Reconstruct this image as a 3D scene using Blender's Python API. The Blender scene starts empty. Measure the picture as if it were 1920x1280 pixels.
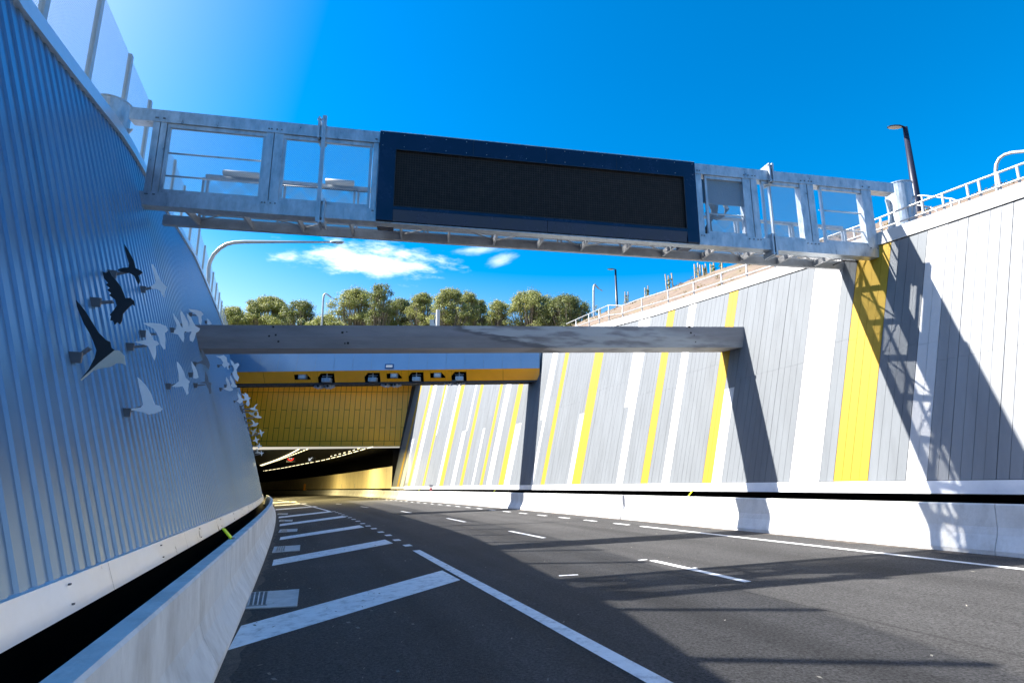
import bpy, math, random
import numpy as np
from mathutils import Vector, Matrix
random.seed(7)
R = math.radians
SC = bpy.context.scene
COL = SC.collection
PI = math.pi

# ------------------------------------------------------------------ survey helpers
F = 990.0; HZ = 837.0
PITCH = math.atan((HZ-640)/F); H0 = 1.5
CP, SP = math.cos(PITCH), math.sin(PITCH)
CAM = np.array([0, 0, H0])
def ray(x, y):
    u = x-960; v = 640-y
    return np.array([u, F*CP-v*SP, F*SP+v*CP])/F
def proj(P):
    d = np.asarray(P, float)-CAM
    z = d[1]*CP+d[2]*SP; y = -d[1]*SP+d[2]*CP
    return np.array([960+F*d[0]/z, 640-F*y/z])
GA, GB = .0403, -.0567                         # the carriageway is one inclined plane: down-grade plus superelevation
def rz(X, Y): return GA*X+GB*Y
def road(x, y, h=0.):
    r = ray(x, y); t = (H0-h)/(GA*r[0]+GB*r[1]-r[2]); return CAM+t*r
def hitplane(x, y, P, n):
    r = ray(x, y); return CAM+r*(np.dot(n, np.asarray(P)-CAM)/np.dot(n, r))
def atY(x, y, Y):
    r = ray(x, y); return CAM+r*(Y/r[1])
RC = np.array([-1.844e-06, -6.982e-04, -.3798, 11.1])
RD = np.polyder(RC)
def edge(T):
    if T < -14: X = np.polyval(RC, -14)+(T+14)*np.polyval(RD, -14); d = np.polyval(RD, -14)
    else: X = np.polyval(RC, T); d = np.polyval(RD, T)
    L = math.hypot(d, 1); t = np.array([d, 1])/L
    return np.array([X, T]), t, np.array([t[1], -t[0]])
W = 10.9
OFF = {1: .5, -1: .6}; KK = {1: .165, -1: .28}
def S(T, lat, h, base=0.):
    """point at lateral distance lat from the right kerb curve (right +), h above the road at lateral base"""
    b, t, n = edge(T); q = b+n*lat; g = b+n*base
    return np.array([q[0], q[1], rz(*g)+h])
def wall(side, T, h, out=0.):                   # battered wall face; out = distance proud towards the road
    if side > 0: return S(T, OFF[1]+KK[1]*h-out, h, 0)
    return S(T, -W-OFF[-1]-KK[-1]*h+out, h, -W)
def hitS(x, y, fn, T0=15., h0=3.):
    a = np.array([T0, h0], float)
    for i in range(80):
        P = proj(fn(*a)); r = P-[x, y]; J = np.zeros((2, 2))
        for j in range(2):
            b = a.copy(); b[j] += 1e-4; J[:, j] = (proj(fn(*b))-P)/1e-4
        st = np.linalg.lstsq(J, -r, rcond=None)[0]; m = np.abs(st).max(); a = a+st*min(1, 1.5/max(m, 1e-9))
        if m < 1e-6: break
    return a
def hw(side, x, y, T0=15., out=0.):
    return hitS(x, y, lambda T, h: wall(side, T, h, out), T0)
def rbase(T): b, t, n = edge(T); return rz(*b)
def lbase(T): b, t, n = edge(T); q = b-n*W; return rz(*q)

# ------------------------------------------------------------------ mesh helpers
class MB:
    def __init__(s): s.v = []; s.f = []; s.m = []
    def face(s, pts, mi=0):
        i = len(s.v); s.v += [tuple(map(float, p)) for p in pts]; s.f.append(tuple(range(i, i+len(pts)))); s.m.append(mi)
    def idx(s, vs, fs, mi=0):
        i = len(s.v); s.v += [tuple(map(float, p)) for p in vs]
        for f in fs: s.f.append(tuple(i+k for k in f)); s.m.append(mi)
    def hexa(s, c, mi=0):                        # 8 corners: bottom 4 ccw, top 4
        s.idx(c, [(0, 3, 2, 1), (4, 5, 6, 7), (0, 1, 5, 4), (1, 2, 6, 5), (2, 3, 7, 6), (3, 0, 4, 7)], mi)
    def box(s, o, ax, ay, az, mi=0):             # o = corner, three edge vectors
        o, ax, ay, az = map(np.asarray, (o, ax, ay, az))
        s.hexa([o, o+ax, o+ax+ay, o+ay, o+az, o+ax+az, o+ax+ay+az, o+ay+az], mi)
    def bar(s, a, b, w, d, up=(0, 0, 1), mi=0):  # rectangular bar centred on a-b
        a, b = np.asarray(a, float), np.asarray(b, float); x = b-a; x = x/np.linalg.norm(x)
        y = np.cross(up, x)
        if np.linalg.norm(y) < 1e-4: y = np.cross((1, 0, 0), x)
        y = y/np.linalg.norm(y); z = np.cross(x, y)
        s.box(a-y*w/2-z*d/2, b-a, y*w, z*d, mi)
    def tube(s, pts, r, n=10, mi=0, caps=True):
        pts = [np.asarray(p, float) for p in pts]; rs = r if hasattr(r, '__len__') else [r]*len(pts)
        t0 = pts[1]-pts[0]; t0 /= np.linalg.norm(t0)
        u = np.cross(t0, (0, 0, 1)); 
        if np.linalg.norm(u) < 1e-3: u = np.cross(t0, (1, 0, 0))
        u /= np.linalg.norm(u); base = len(s.v)
        for i, p in enumerate(pts):
            t = pts[min(i+1, len(pts)-1)]-pts[max(i-1, 0)]; t /= np.linalg.norm(t)
            u = u-t*np.dot(u, t); u /= np.linalg.norm(u); w = np.cross(t, u)
            for k in range(n):
                a = 2*PI*k/n; s.v.append(tuple(p+rs[i]*(math.cos(a)*u+math.sin(a)*w)))
        for i in range(len(pts)-1):
            for k in range(n):
                a = base+i*n+k; b = base+i*n+(k+1) % n; s.f.append((a, b, b+n, a+n)); s.m.append(mi)
        if caps:
            s.f.append(tuple(base+k for k in range(n))[::-1]); s.m.append(mi)
            s.f.append(tuple(base+(len(pts)-1)*n+k for k in range(n))); s.m.append(mi)
    def build(s, name, mat, parent=None, smooth=False, origin=None, recalc=False):
        me = bpy.data.meshes.new(name)
        o = bpy.data.objects.new(name, me); COL.objects.link(o)
        pw = Vector((0, 0, 0))
        if parent is not None: pw = Vector(parent.location); o.parent = parent
        org = Vector(origin) if origin is not None else pw
        me.from_pydata([tuple(Vector(v)-org) for v in s.v], [], s.f)
        o.location = org-pw
        for m in (mat if isinstance(mat, (list, tuple)) else [mat]): me.materials.append(m)
        if any(s.m): me.polygons.foreach_set('material_index', s.m)
        if smooth: me.polygons.foreach_set('use_smooth', [True]*len(s.f))
        me.update()
        return o
def tag(o, label=None, cat=None, group=None, kind=None):
    if label: o['label'] = label
    if cat: o['category'] = cat
    if group: o['group'] = group
    if kind: o['kind'] = kind
    return o
def empty(name, loc=(0, 0, 0), **k):
    o = bpy.data.objects.new(name, None); COL.objects.link(o); o.location = tuple(map(float, loc)); o.empty_display_size = .2
    return tag(o, **k)
def frange(a, b, st):
    n = max(1, int(math.ceil((b-a)/st))); return [a+(b-a)*i/n for i in range(n+1)]

# ------------------------------------------------------------------ materials
def mat(name, col, rough=.7, metal=0., noise=0., speck=0., sscale=200., nscale=3., bump=0., bscale=40., dirt=None, dirt_amt=0., dscale=1.2, spec=.5, stretch=None, coat=0., rvar=0., rot=None):
    m = bpy.data.materials.new(name); m.use_nodes = True; nt = m.node_tree; N = nt.nodes; L = nt.links
    b = N['Principled BSDF']; b.inputs['Roughness'].default_value = rough; b.inputs['Metallic'].default_value = metal
    b.inputs['Specular IOR Level'].default_value = spec; b.inputs['Coat Weight'].default_value = coat
    b.inputs['Base Color'].default_value = (*col, 1)
    tc = N.new('ShaderNodeTexCoord'); mp = N.new('ShaderNodeMapping'); L.new(tc.outputs['Object'], mp.inputs[0])
    if stretch: mp.inputs['Scale'].default_value = stretch
    if rot is not None: mp.vector_type = 'TEXTURE'; mp.inputs['Scale'].default_value = [1/s_ for s_ in stretch]; mp.inputs['Rotation'].default_value = (0, 0, rot)
    src = None
    if noise:
        n = N.new('ShaderNodeTexNoise'); n.inputs['Scale'].default_value = nscale; n.inputs['Detail'].default_value = 8; n.inputs['Roughness'].default_value = .65
        L.new(mp.outputs[0], n.inputs[0])
        r = N.new('ShaderNodeMapRange'); r.inputs[1].default_value = .3; r.inputs[2].default_value = .7
        r.inputs[3].default_value = 1-noise; r.inputs[4].default_value = 1+noise; L.new(n.outputs[0], r.inputs[0])
        mx = N.new('ShaderNodeVectorMath'); mx.operation = 'SCALE'; mx.inputs[0].default_value = col; L.new(r.outputs[0], mx.inputs['Scale'])
        src = mx.outputs[0]
        if rvar:
            rr = N.new('ShaderNodeMapRange'); rr.inputs[1].default_value = .3; rr.inputs[2].default_value = .7
            rr.inputs[3].default_value = max(0.02, rough-rvar); rr.inputs[4].default_value = rough+rvar; L.new(n.outputs[0], rr.inputs[0]); L.new(rr.outputs[0], b.inputs['Roughness'])
    if dirt:
        n = N.new('ShaderNodeTexNoise'); n.inputs['Scale'].default_value = dscale; n.inputs['Detail'].default_value = 10; n.inputs['Roughness'].default_value = .7
        L.new(mp.outputs[0], n.inputs[0])
        r = N.new('ShaderNodeMapRange'); r.inputs[1].default_value = .48; r.inputs[2].default_value = .72; r.inputs[4].default_value = dirt_amt; L.new(n.outputs[0], r.inputs[0])
        mx = N.new('ShaderNodeMix'); mx.data_type = 'RGBA'; L.new(r.outputs[0], mx.inputs['Factor'])
        if src: L.new(src, mx.inputs['A'])
        else: mx.inputs['A'].default_value = (*col, 1)
        mx.inputs['B'].default_value = (*dirt, 1); src = mx.outputs['Result']
    if speck:
        n = N.new('ShaderNodeTexNoise'); n.inputs['Scale'].default_value = sscale; n.inputs['Detail'].default_value = 3; n.inputs['Roughness'].default_value = .8; L.new(tc.outputs['Object'], n.inputs[0])
        r = N.new('ShaderNodeMapRange'); r.inputs[1].default_value = .32; r.inputs[2].default_value = .68; r.inputs[3].default_value = 1-speck; r.inputs[4].default_value = 1+speck; L.new(n.outputs[0], r.inputs[0])
        mx = N.new('ShaderNodeVectorMath'); mx.operation = 'SCALE'; L.new(r.outputs[0], mx.inputs['Scale'])
        if src: L.new(src, mx.inputs[0])
        else: mx.inputs[0].default_value = col
        src = mx.outputs[0]
    if src: L.new(src, b.inputs['Base Color'])
    if bump:
        n = N.new('ShaderNodeTexNoise'); n.inputs['Scale'].default_value = bscale; n.inputs['Detail'].default_value = 6; L.new(mp.outputs[0], n.inputs[0])
        bp = N.new('ShaderNodeBump'); bp.inputs['Strength'].default_value = bump; bp.inputs['Distance'].default_value = .02
        L.new(n.outputs[0], bp.inputs['Height']); L.new(bp.outputs[0], b.inputs['Normal'])
    return m
def emit(name, col, s):
    m = bpy.data.materials.new(name); m.use_nodes = True; N = m.node_tree.nodes; N.clear()
    e = N.new('ShaderNodeEmission'); e.inputs[0].default_value = (*col, 1); e.inputs[1].default_value = s
    o = N.new('ShaderNodeOutputMaterial'); m.node_tree.links.new(e.outputs[0], o.inputs[0]); return m
M = {}
M['asphalt'] = mat('asphalt', (.037, .0365, .037), .85, rot=R(21), noise=.34, nscale=.6, bump=.9, bscale=110, stretch=(1.4, .16, 1), speck=.75, sscale=38, dirt=(.056, .054, .051), dirt_amt=.6, dscale=.5)
M['paint'] = mat('road_paint', (.80, .81, .81), .6, noise=.08, nscale=6, dirt=(.22, .22, .22), dirt_amt=.7, dscale=7, bump=.3, bscale=120)
M['barrier'] = mat('barrier_concrete', (.66, .66, .64), .85, noise=.16, nscale=2.2, dirt=(.40, .37, .32), dirt_amt=.55, dscale=2.5, bump=.25, bscale=30, stretch=(1, 1, .55))
M['beam'] = mat('beam_concrete', (.24, .238, .255), .8, noise=.18, nscale=1.6, dirt=(.38, .385, .39), dirt_amt=.5, dscale=.6, bump=.25, bscale=20, stretch=(.35, 1, 2.2))
def beam_stain(m):
    nt = m.node_tree; N = nt.nodes; L = nt.links; b = N['Principled BSDF']; lk = b.inputs['Base Color'].links[0]; src = lk.from_socket
    tc = N.new('ShaderNodeTexCoord'); sp = N.new('ShaderNodeSeparateXYZ'); L.new(tc.outputs['Object'], sp.inputs[0])
    mp = N.new('ShaderNodeMapping'); mp.inputs['Scale'].default_value = (.9, 1, 5); mp.inputs['Rotation'].default_value = (0, .25, 0); L.new(tc.outputs['Object'], mp.inputs[0])
    ns = N.new('ShaderNodeTexNoise'); ns.inputs['Scale'].default_value = 1.3; ns.inputs['Detail'].default_value = 9; L.new(mp.outputs[0], ns.inputs[0])
    def mth(op, a, c=None, e=None):
        n = N.new('ShaderNodeMath'); n.operation = op
        for i, q in enumerate((a, c, e)):
            if q is None: continue
            if isinstance(q, (int, float)): n.inputs[i].default_value = q
            else: L.new(q, n.inputs[i])
        return n.outputs[0]
    d = mth('SUBTRACT', mth('ADD', sp.outputs[0], 9.4), mth('MULTIPLY', mth('SUBTRACT', .6, sp.outputs[2]), 4.8))
    d = mth('ADD', d, mth('MULTIPLY', mth('SUBTRACT', ns.outputs[0], .5), 3.2))
    def ss(v, lo, hi, t0=0., t1=1.):
        r = N.new('ShaderNodeMapRange'); r.interpolation_type = 'SMOOTHSTEP'; r.inputs[1].default_value = lo; r.inputs[2].default_value = hi; r.inputs[3].default_value = t0; r.inputs[4].default_value = t1; L.new(v, r.inputs[0]); return r.outputs[0]
    pale = mth('MULTIPLY', mth('MULTIPLY', ss(d, 0, .5), ss(d, 5.5, 7.5, 1, 0)), ss(ns.outputs[0], .36, .58))
    dark = mth('MULTIPLY', mth('MULTIPLY', ss(d, -.9, -.1), ss(d, 0, .35, 1, 0)), ss(sp.outputs[0], -13, -9))
    m1 = N.new('ShaderNodeMix'); m1.data_type = 'RGBA'; L.new(mth('MULTIPLY', pale, .75), m1.inputs['Factor']); L.new(src, m1.inputs['A']); m1.inputs['B'].default_value = (.50, .53, .55, 1)
    m2 = N.new('ShaderNodeMix'); m2.data_type = 'RGBA'; L.new(mth('MULTIPLY', dark, .7), m2.inputs['Factor']); L.new(m1.outputs['Result'], m2.inputs['A']); m2.inputs['B'].default_value = (.10, .10, .11, 1); L.new(m2.outputs['Result'], b.inputs['Base Color'])
beam_stain(M['beam'])
M['grit'] = mat('road_grit', (.075, .062, .052), .95, noise=.3, nscale=6, speck=.6, sscale=60, bump=.6, bscale=80)
M['grey'] = mat('grey_panel', (.135, .149, .163), .75, noise=.14, nscale=1.6, bump=.15, bscale=40, stretch=(1.6, 1.6, .14))
M['pale'] = mat('pale_grey_panel', (.235, .247, .262), .75, noise=.12, nscale=1.6, bump=.15, bscale=40, stretch=(1.6, 1.6, .14))
M['white'] = mat('white_panel', (.50, .505, .51), .7, noise=.04, nscale=6, bump=.1, bscale=40)
M['yellow'] = mat('yellow_panel', (.38, .232, .004), .7, noise=.06, nscale=6, bump=.1, bscale=40)
M['joint'] = mat('joint_backing', (.03, .03, .035), .9, noise=.2)
M['void'] = mat('void_shade_black', (.006, .006, .006), .95, spec=.1, noise=.3)  # near-black colour stands in for the deep shade of gaps and openings
M['coping'] = mat('coping_concrete', (.42, .42, .415), .8, noise=.08, nscale=3, bump=.1)
M['band'] = mat('base_flashing', (.78, .79, .80), .35, metal=.25, noise=.1, nscale=1.2, rvar=.1)
M['corr'] = mat('corrugated_steel', (.145, .25, .375), .34, metal=.6, noise=.12, nscale=1.2, stretch=(1, 1, .15), rvar=.06)
M['galv'] = mat('galvanised_steel', (.40, .45, .50), .36, metal=.5, stretch=(2, 2, .8), noise=.3, nscale=4, rvar=.1, dirt=(.50, .53, .57), dirt_amt=.5, dscale=9)
M['galvd'] = mat('weathered_galvanised_steel', (.42, .43, .44), .5, metal=.4, noise=.2, nscale=4)
M['rail'] = mat('rail_steel', (.42, .43, .44), .4, metal=.4, noise=.08)
M['navy'] = mat('navy_housing', (.006, .014, .045), .25, metal=.2, noise=.2, nscale=2, rvar=.06)
M['dark'] = mat('dark_pole', (.012, .014, .03), .4, noise=.1)
M['amber'] = mat('amber_soffit', (.88, .36, .004), .35, noise=.06, nscale=1, coat=.3)
M['blue'] = mat('blue_grey_cladding', (.30, .41, .52), .3, metal=.5, noise=.05, nscale=.5)
M['facade'] = mat('amber_facade', (1.0, .46, .015), .4, metal=.0, noise=.10, nscale=.25, bump=.2, bscale=.35, coat=.15)
M['birdw'] = mat('polished_silhouette', (.93, .95, .97), .3, metal=.05, noise=.05)
M['birdb'] = mat('dark_reflection_silhouette', (.012, .013, .018), .4, noise=.2)  # black base paints the dark reflections of polished steel birds
M['birdc'] = mat('cream_reflection_silhouette', (.62, .60, .52), .5, noise=.1)  # cream base paints the bright, sunlit look of tilted polished steel
M['birdg'] = mat('grey_silhouette', (.20, .21, .24), .4, metal=.3, noise=.1)
M['bracket'] = mat('bracket_steel', (.22, .21, .22), .45, metal=.5, noise=.2)
M['lime'] = mat('lime_plastic', (.85, .95, .0), .5, noise=.03)
M['lampw'] = mat('white_diffuser', (.6, .6, .57), .4, noise=.02)
M['lens'] = mat('lamp_lens', (.5, .5, .48), .3, noise=.05)
M['tunnelwall'] = mat('cream_panel', (.80, .68, .38), .6, noise=.05, nscale=.5)
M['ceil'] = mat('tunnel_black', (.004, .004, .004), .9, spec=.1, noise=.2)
M['soil'] = mat('dry_mulch', (.155, .112, .083), .95, noise=.35, nscale=2.5, dirt=(.15, .14, .045), dirt_amt=.6, dscale=.9, bump=1., bscale=8)
M['grass'] = mat('dry_grass', (.20, .19, .07), .95, noise=.3, nscale=.4, bump=.8, bscale=3)
M['bark'] = mat('bark', (.20, .16, .12), .9, noise=.3, nscale=5, bump=.6, bscale=12)
M['stake'] = mat('timber_stake', (.50, .40, .26), .9, noise=.2)
M['cable'] = mat('cable_rubber', (.012, .012, .015), .5, noise=.1)
M['pit'] = mat('pit_concrete', (.5, .5, .49), .85, noise=.2, nscale=5, bump=.3, bscale=30)
M['grate'] = mat('drain_grate', (.06, .06, .065), .6, metal=.6, noise=.2)
M['screw'] = mat('bolt_steel', (.15, .15, .16), .5, metal=.6, noise=.1)
def mesh_screen(name, col, cell, open_, sx=1., sz=1.):
    """steel sheet with real see-through perforations (alpha from a procedural lattice)"""
    m = mat(name, col, .45, metal=.4, noise=.05); nt = m.node_tree; N = nt.nodes; L = nt.links; b = N['Principled BSDF']
    uv = N.new('ShaderNodeUVMap'); sp = N.new('ShaderNodeSeparateXYZ'); L.new(uv.outputs[0], sp.inputs[0])
    def mth(op, a, c=None):
        n = N.new('ShaderNodeMath'); n.operation = op
        for i, q in enumerate((a, c)):
            if q is None: continue
            if isinstance(q, (int, float)): n.inputs[i].default_value = q
            else: L.new(q, n.inputs[i])
        return n.outputs[0]
    u = mth('MULTIPLY', sp.outputs[0], 1/(cell*sx)); v = mth('MULTIPLY', sp.outputs[1], 1/(cell*sz))
    a = mth('ABSOLUTE', mth('SUBTRACT', mth('FRACT', mth('ADD', u, v)), .5)); c = mth('ABSOLUTE', mth('SUBTRACT', mth('FRACT', mth('SUBTRACT', u, v)), .5))
    k = mth('MAXIMUM', a, c)                     # 0 in the middle of the hole, .5 on the strands
    al = mth('GREATER_THAN', k, .5*math.sqrt(open_))
    L.new(al, b.inputs['Alpha']); return m
M['screen'] = mesh_screen('perforated_screen', (.40, .43, .46), .035, .62)
M['fencem'] = mesh_screen('expanded_mesh', (.45, .48, .50), .05, .52, .8, 1.3)
M['grating'] = mesh_screen('walkway_grating', (.5, .51, .52), .045, .4)
def quad_uv(name, P, ulen, vlen, m, parent, nu=1):
    """a flat screen with metric UVs; P = 4 corners bl, br, tr, tl"""
    mb = MB(); mb.face(P); o = mb.build(name, m, parent); uv = o.data.uv_layers.new(name='UVMap')
    for i, q in enumerate(((0, 0), (ulen, 0), (ulen, vlen), (0, vlen))): uv.data[i].uv = q
    return o
# LED matrix screen
def led_mat():
    m = mat('led_matrix', (.006, .005, .005), .6, spec=.2); nt = m.node_tree; N = nt.nodes; L = nt.links; b = N['Principled BSDF']
    uv = N.new('ShaderNodeUVMap'); sp = N.new('ShaderNodeSeparateXYZ'); L.new(uv.outputs[0], sp.inputs[0]); outs = []
    for k in (0, 1):
        a = N.new('ShaderNodeMath'); a.operation = 'MULTIPLY'; a.inputs[1].default_value = 1/.05; L.new(sp.outputs[k], a.inputs[0])
        f = N.new('ShaderNodeMath'); f.operation = 'FRACT'; L.new(a.outputs[0], f.inputs[0])
        g = N.new('ShaderNodeMath'); g.operation = 'GREATER_THAN'; g.inputs[1].default_value = .62; L.new(f.outputs[0], g.inputs[0]); outs.append(g.outputs[0])
    mx = N.new('ShaderNodeMath'); mx.operation = 'MAXIMUM'; L.new(outs[0], mx.inputs[0]); L.new(outs[1], mx.inputs[1])
    ns = N.new('ShaderNodeTexNoise'); ns.inputs['Scale'].default_value = 9; ns.inputs['Detail'].default_value = 6; L.new(uv.outputs[0], ns.inputs[0])
    mu = N.new('ShaderNodeMath'); mu.operation = 'MULTIPLY'; L.new(mx.outputs[0], mu.inputs[0]); L.new(ns.outputs[0], mu.inputs[1])
    c = N.new('ShaderNodeMix'); c.data_type = 'RGBA'; c.inputs['A'].default_value = (.003, .003, .003, 1); c.inputs['B'].default_value = (.045, .036, .031, 1)
    L.new(mu.outputs[0], c.inputs['Factor']); L.new(c.outputs['Result'], b.inputs['Base Color']); return m
M['led'] = led_mat()

# ================================================================== ROAD AND GROUND
TS = frange(-24, 200, 2.)
mb = MB()
for a, b in zip(TS[:-1], TS[1:]):
    def PL(T, l): bb, t, n = edge(T); q = bb+n*l; return (q[0], q[1], rz(*q))
    ls = [-12.6, -8, -4, 0, 1.6]
    for l0, l1 in zip(ls[:-1], ls[1:]): mb.face([PL(a, l0), PL(a, l1), PL(b, l1), PL(b, l0)])
def road_mat():
    m = mat('asphalt', (.050, .049, .049), .9, spec=.3, speck=.75, sscale=38, bump=.9, bscale=110); nt = m.node_tree; N = nt.nodes; L = nt.links; b = N['Principled BSDF']; src = b.inputs['Base Color'].links[0].from_socket
    uv = N.new('ShaderNodeUVMap'); sp = N.new('ShaderNodeSeparateXYZ'); L.new(uv.outputs[0], sp.inputs[0])
    def mth(op, a, c=None):
        n = N.new('ShaderNodeMath'); n.operation = op
        for i, q in enumerate((a, c)):
            if q is None: continue
            if isinstance(q, (int, float)): n.inputs[i].default_value = q
            else: L.new(q, n.inputs[i])
        return n.outputs[0]
    def noise(su, sv, sc, det=8):
        mp = N.new('ShaderNodeMapping'); mp.inputs['Scale'].default_value = (su, sv, 1); L.new(uv.outputs[0], mp.inputs[0]); n = N.new('ShaderNodeTexNoise'); n.inputs['Scale'].default_value = sc; n.inputs['Detail'].default_value = det; n.inputs['Roughness'].default_value = .6; L.new(mp.outputs[0], n.inputs[0]); return n.outputs[0]
    def ramp(v, lo, hi, t0, t1):
        r = N.new('ShaderNodeMapRange'); r.interpolation_type = 'SMOOTHSTEP'; r.inputs[1].default_value = lo; r.inputs[2].default_value = hi; r.inputs[3].default_value = t0; r.inputs[4].default_value = t1; L.new(v, r.inputs[0]); return r.outputs[0]
    f = ramp(noise(1.1, .07, 1.), .3, .7, .78, 1.25); f = mth('MULTIPLY', f, ramp(noise(1, 1, .45), .35, .7, .9, 1.12))
    for c in (-2.3, -4.0, -6.25, -7.95):           # wheel tracks polished slightly darker
        d = mth('ABSOLUTE', mth('SUBTRACT', sp.outputs[0], c)); f = mth('MULTIPLY', f, ramp(mth('ADD', d, mth('MULTIPLY', noise(.6, .3, 1.), .25)), .1, .5, .84, 1.))
    f = mth('MULTIPLY', f, ramp(noise(1, .8, 1.1), .68, .76, 1., .78))   # oil spots
    d = mth('ABSOLUTE', mth('SUBTRACT', sp.outputs[0], -5.05)); f = mth('MULTIPLY', f, ramp(d, .008, .03, .62, 1.))       # paving seam
    mx = N.new('ShaderNodeVectorMath'); mx.operation = 'SCALE'; L.new(src, mx.inputs[0]); L.new(f, mx.inputs['Scale']); L.new(mx.outputs[0], b.inputs['Base Color']); return m
road_o = tag(mb.build('road', road_mat()), kind='structure')
_uv = road_o.data.uv_layers.new(name='UVMap'); _k = 0; _ls = [-12.6, -8, -4, 0, 1.6]
for _a, _b in zip(TS[:-1], TS[1:]):
    for _l0, _l1 in zip(_ls[:-1], _ls[1:]):
        for _q in ((_l0, _a), (_l1, _a), (_l1, _b), (_l0, _b)): _uv.data[_k].uv = _q; _k += 1
def RP(x, y, h=.004): p = road(x, y); return np.array([p[0], p[1], rz(p[0], p[1])+h])
def LP(T, l, h=.004):
    bb, t, n = edge(T); q = bb+n*l; return np.array([q[0], q[1], rz(*q)+h])
def lat_of(P):
    best = min(((math.hypot(*(edge(T)[0]-P[:2]))), T) for T in np.linspace(P[1]-12, P[1]+12, 400)); b, t, n = edge(best[1])
    return best[1], float(np.dot(P[:2]-b, n))
def stripe(name, T0, T1, l, w, seg=1.5):
    mb = MB(); ts = frange(T0, T1, seg)
    for a, b in zip(ts[:-1], ts[1:]): mb.face([LP(a, l(a)-w/2), LP(a, l(a)+w/2), LP(b, l(b)+w/2), LP(b, l(b)-w/2)])
    return mb.build(name, M['paint'], road_o)
lat_edge = lambda T: -1.0
stripe('edge_line', -6, lat_of(road(1190, 987))[0], lat_edge, .13)
# short dashes that continue the right edge line (turning line)
T = lat_of(road(1165, 985))[0]
while T < 62:
    stripe('edge_dash', T, T+.75, lat_edge, .13); T += 1.75
# lane dashes
Tl0, ll0 = lat_of(road(1400, 1090)); Tl1, ll1 = lat_of(road(1220, 1050))
for k, (x0, y0, x1, y1) in enumerate([(1400, 1090, 1222, 1050), (1020, 1008, 955, 995), (872, 978, 838, 971), (771, 961, 752, 958), (690, 951, 676, 949), (640, 945, 630, 944)]):
    A, B = lat_of(road(x0, y0)), lat_of(road(x1, y1)); m_ = lambda T, A=A, B=B: A[1]+(B[1]-A[1])*(T-A[0])/(B[0]-A[0])
    stripe('lane_dash', A[0], B[0], m_, .12)
for q in [(1075, 1079, 1085, 1077), (1212, 1051, 1196, 1048)]:
    pass
# left solid line
def poly_line(name, px, w):
    pts = [RP(*p) for p in px]; mb = MB(); L_ = []
    for i, p in enumerate(pts):
        t = pts[min(i+1, len(pts)-1)]-pts[max(i-1, 0)]; t = t[:2]/np.hypot(*t[:2]); n = np.array([t[1], -t[0]])
        a = p[:2]-n*w/2; b = p[:2]+n*w/2; L_.append((np.array([*a, rz(*a)+.004]), np.array([*b, rz(*b)+.004])))
    for (a, b), (c, d) in zip(L_[:-1], L_[1:]): mb.face([a, b, d, c])
    return mb.build(name, M['paint'], road_o)
Ln = lat_of(road(1240, 1280)); Lm = lat_of(road(1010, 1155)); Lf = lat_of(road(782, 1031))
poly_line('solid_line', [(1420, 1380), (1228, 1275), (1118, 1215), (1005, 1153), (890, 1091), (780, 1031)], .17)
# block dashes of the taper, then the solid line into the tunnel
dots = [(764, 1022), (744, 1012), (728, 1003), (714, 997), (701, 990.5), (690, 985.5), (680, 981), (671, 976.5), (663, 973), (656, 969.8), (649, 967), (643, 964.5), (637, 962.3), (631, 960.2), (626, 958.3)]
dp = [road(*p) for p in dots]
for i, p in enumerate(dp):
    t = (dp[min(i+1, len(dp)-1)]-dp[max(i-1, 0)])[:2]; t /= np.hypot(*t); n = np.array([t[1], -t[0]])
    sp_ = np.hypot(*(dp[min(i+1, len(dp)-1)]-dp[max(i-1, 0)])[:2])/2 if 0 < i < len(dp)-1 else .8
    ln = min(.42, sp_*.5)
    mb = MB(); c = p[:2]; mb.face([[*(q), rz(*q)+.004] for q in (c-t*ln/2-n*.09, c-t*ln/2+n*.09, c+t*ln/2+n*.09, c+t*ln/2-n*.09)]); mb.build('taper_dash', M['paint'], road_o)
poly_line('solid_line', [(618, 958), (600, 953), (580, 948), (560, 943), (540, 939.5), (520, 937)], .17)
# hatching bars on the gore
for q in [[(427, 1219), (452, 1173), (829, 1069), (863, 1087)], [(510, 1060.5), (513, 1049), (722, 1011), (737, 1018)], [(524, 1012), (526, 1006.5), (674, 984), (683, 988)], [(524, 986), (525, 982), (642, 966.5), (650, 969)],
          [(522, 971), (523, 968), (618, 957.6), (624, 959.2)], [(516, 956), (517, 954), (590, 948.3), (596, 949.5)], [(514, 948), (515, 946.6), (572, 943), (577, 944)], [(510, 942.5), (511, 941.5), (553, 939.3), (557, 940)]]:
    mb = MB(); P = [RP(*p) for p in q]; mb.face(P); mb.build('hatch_bar', M['paint'], road_o)
# faint old dash marks on the lanes
for q in [(1048, 1079, 1084, 1077), (1197, 1050, 1213, 1048.5), (1300, 1065, 1306, 1064)]:
    poly_line('worn_mark', [(q[0], q[1]), (q[2], q[3])], .07)
rg_ = random.Random(8); mb = MB(); gt = frange(-2, 50, .22); gw = [rg_.uniform(.10, .34) for _ in gt]
for i in range(len(gt)-1): mb.face([LP(gt[i], -gw[i], .003), LP(gt[i], .03, .003), LP(gt[i+1], .03, .003), LP(gt[i+1], -gw[i+1], .003)])
mb.build('gutter_grit', M['grit'], road_o)
gw = [rg_.uniform(.02, .16) for _ in gt]; mb = MB()
for i in range(len(gt)-1): mb.face([LP(gt[i], -W-.03, .003), LP(gt[i], -W+gw[i], .003), LP(gt[i+1], -W+gw[i+1], .003), LP(gt[i+1], -W-.03, .003)])
mb.build('gutter_grit', M['grit'], road_o)
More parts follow.
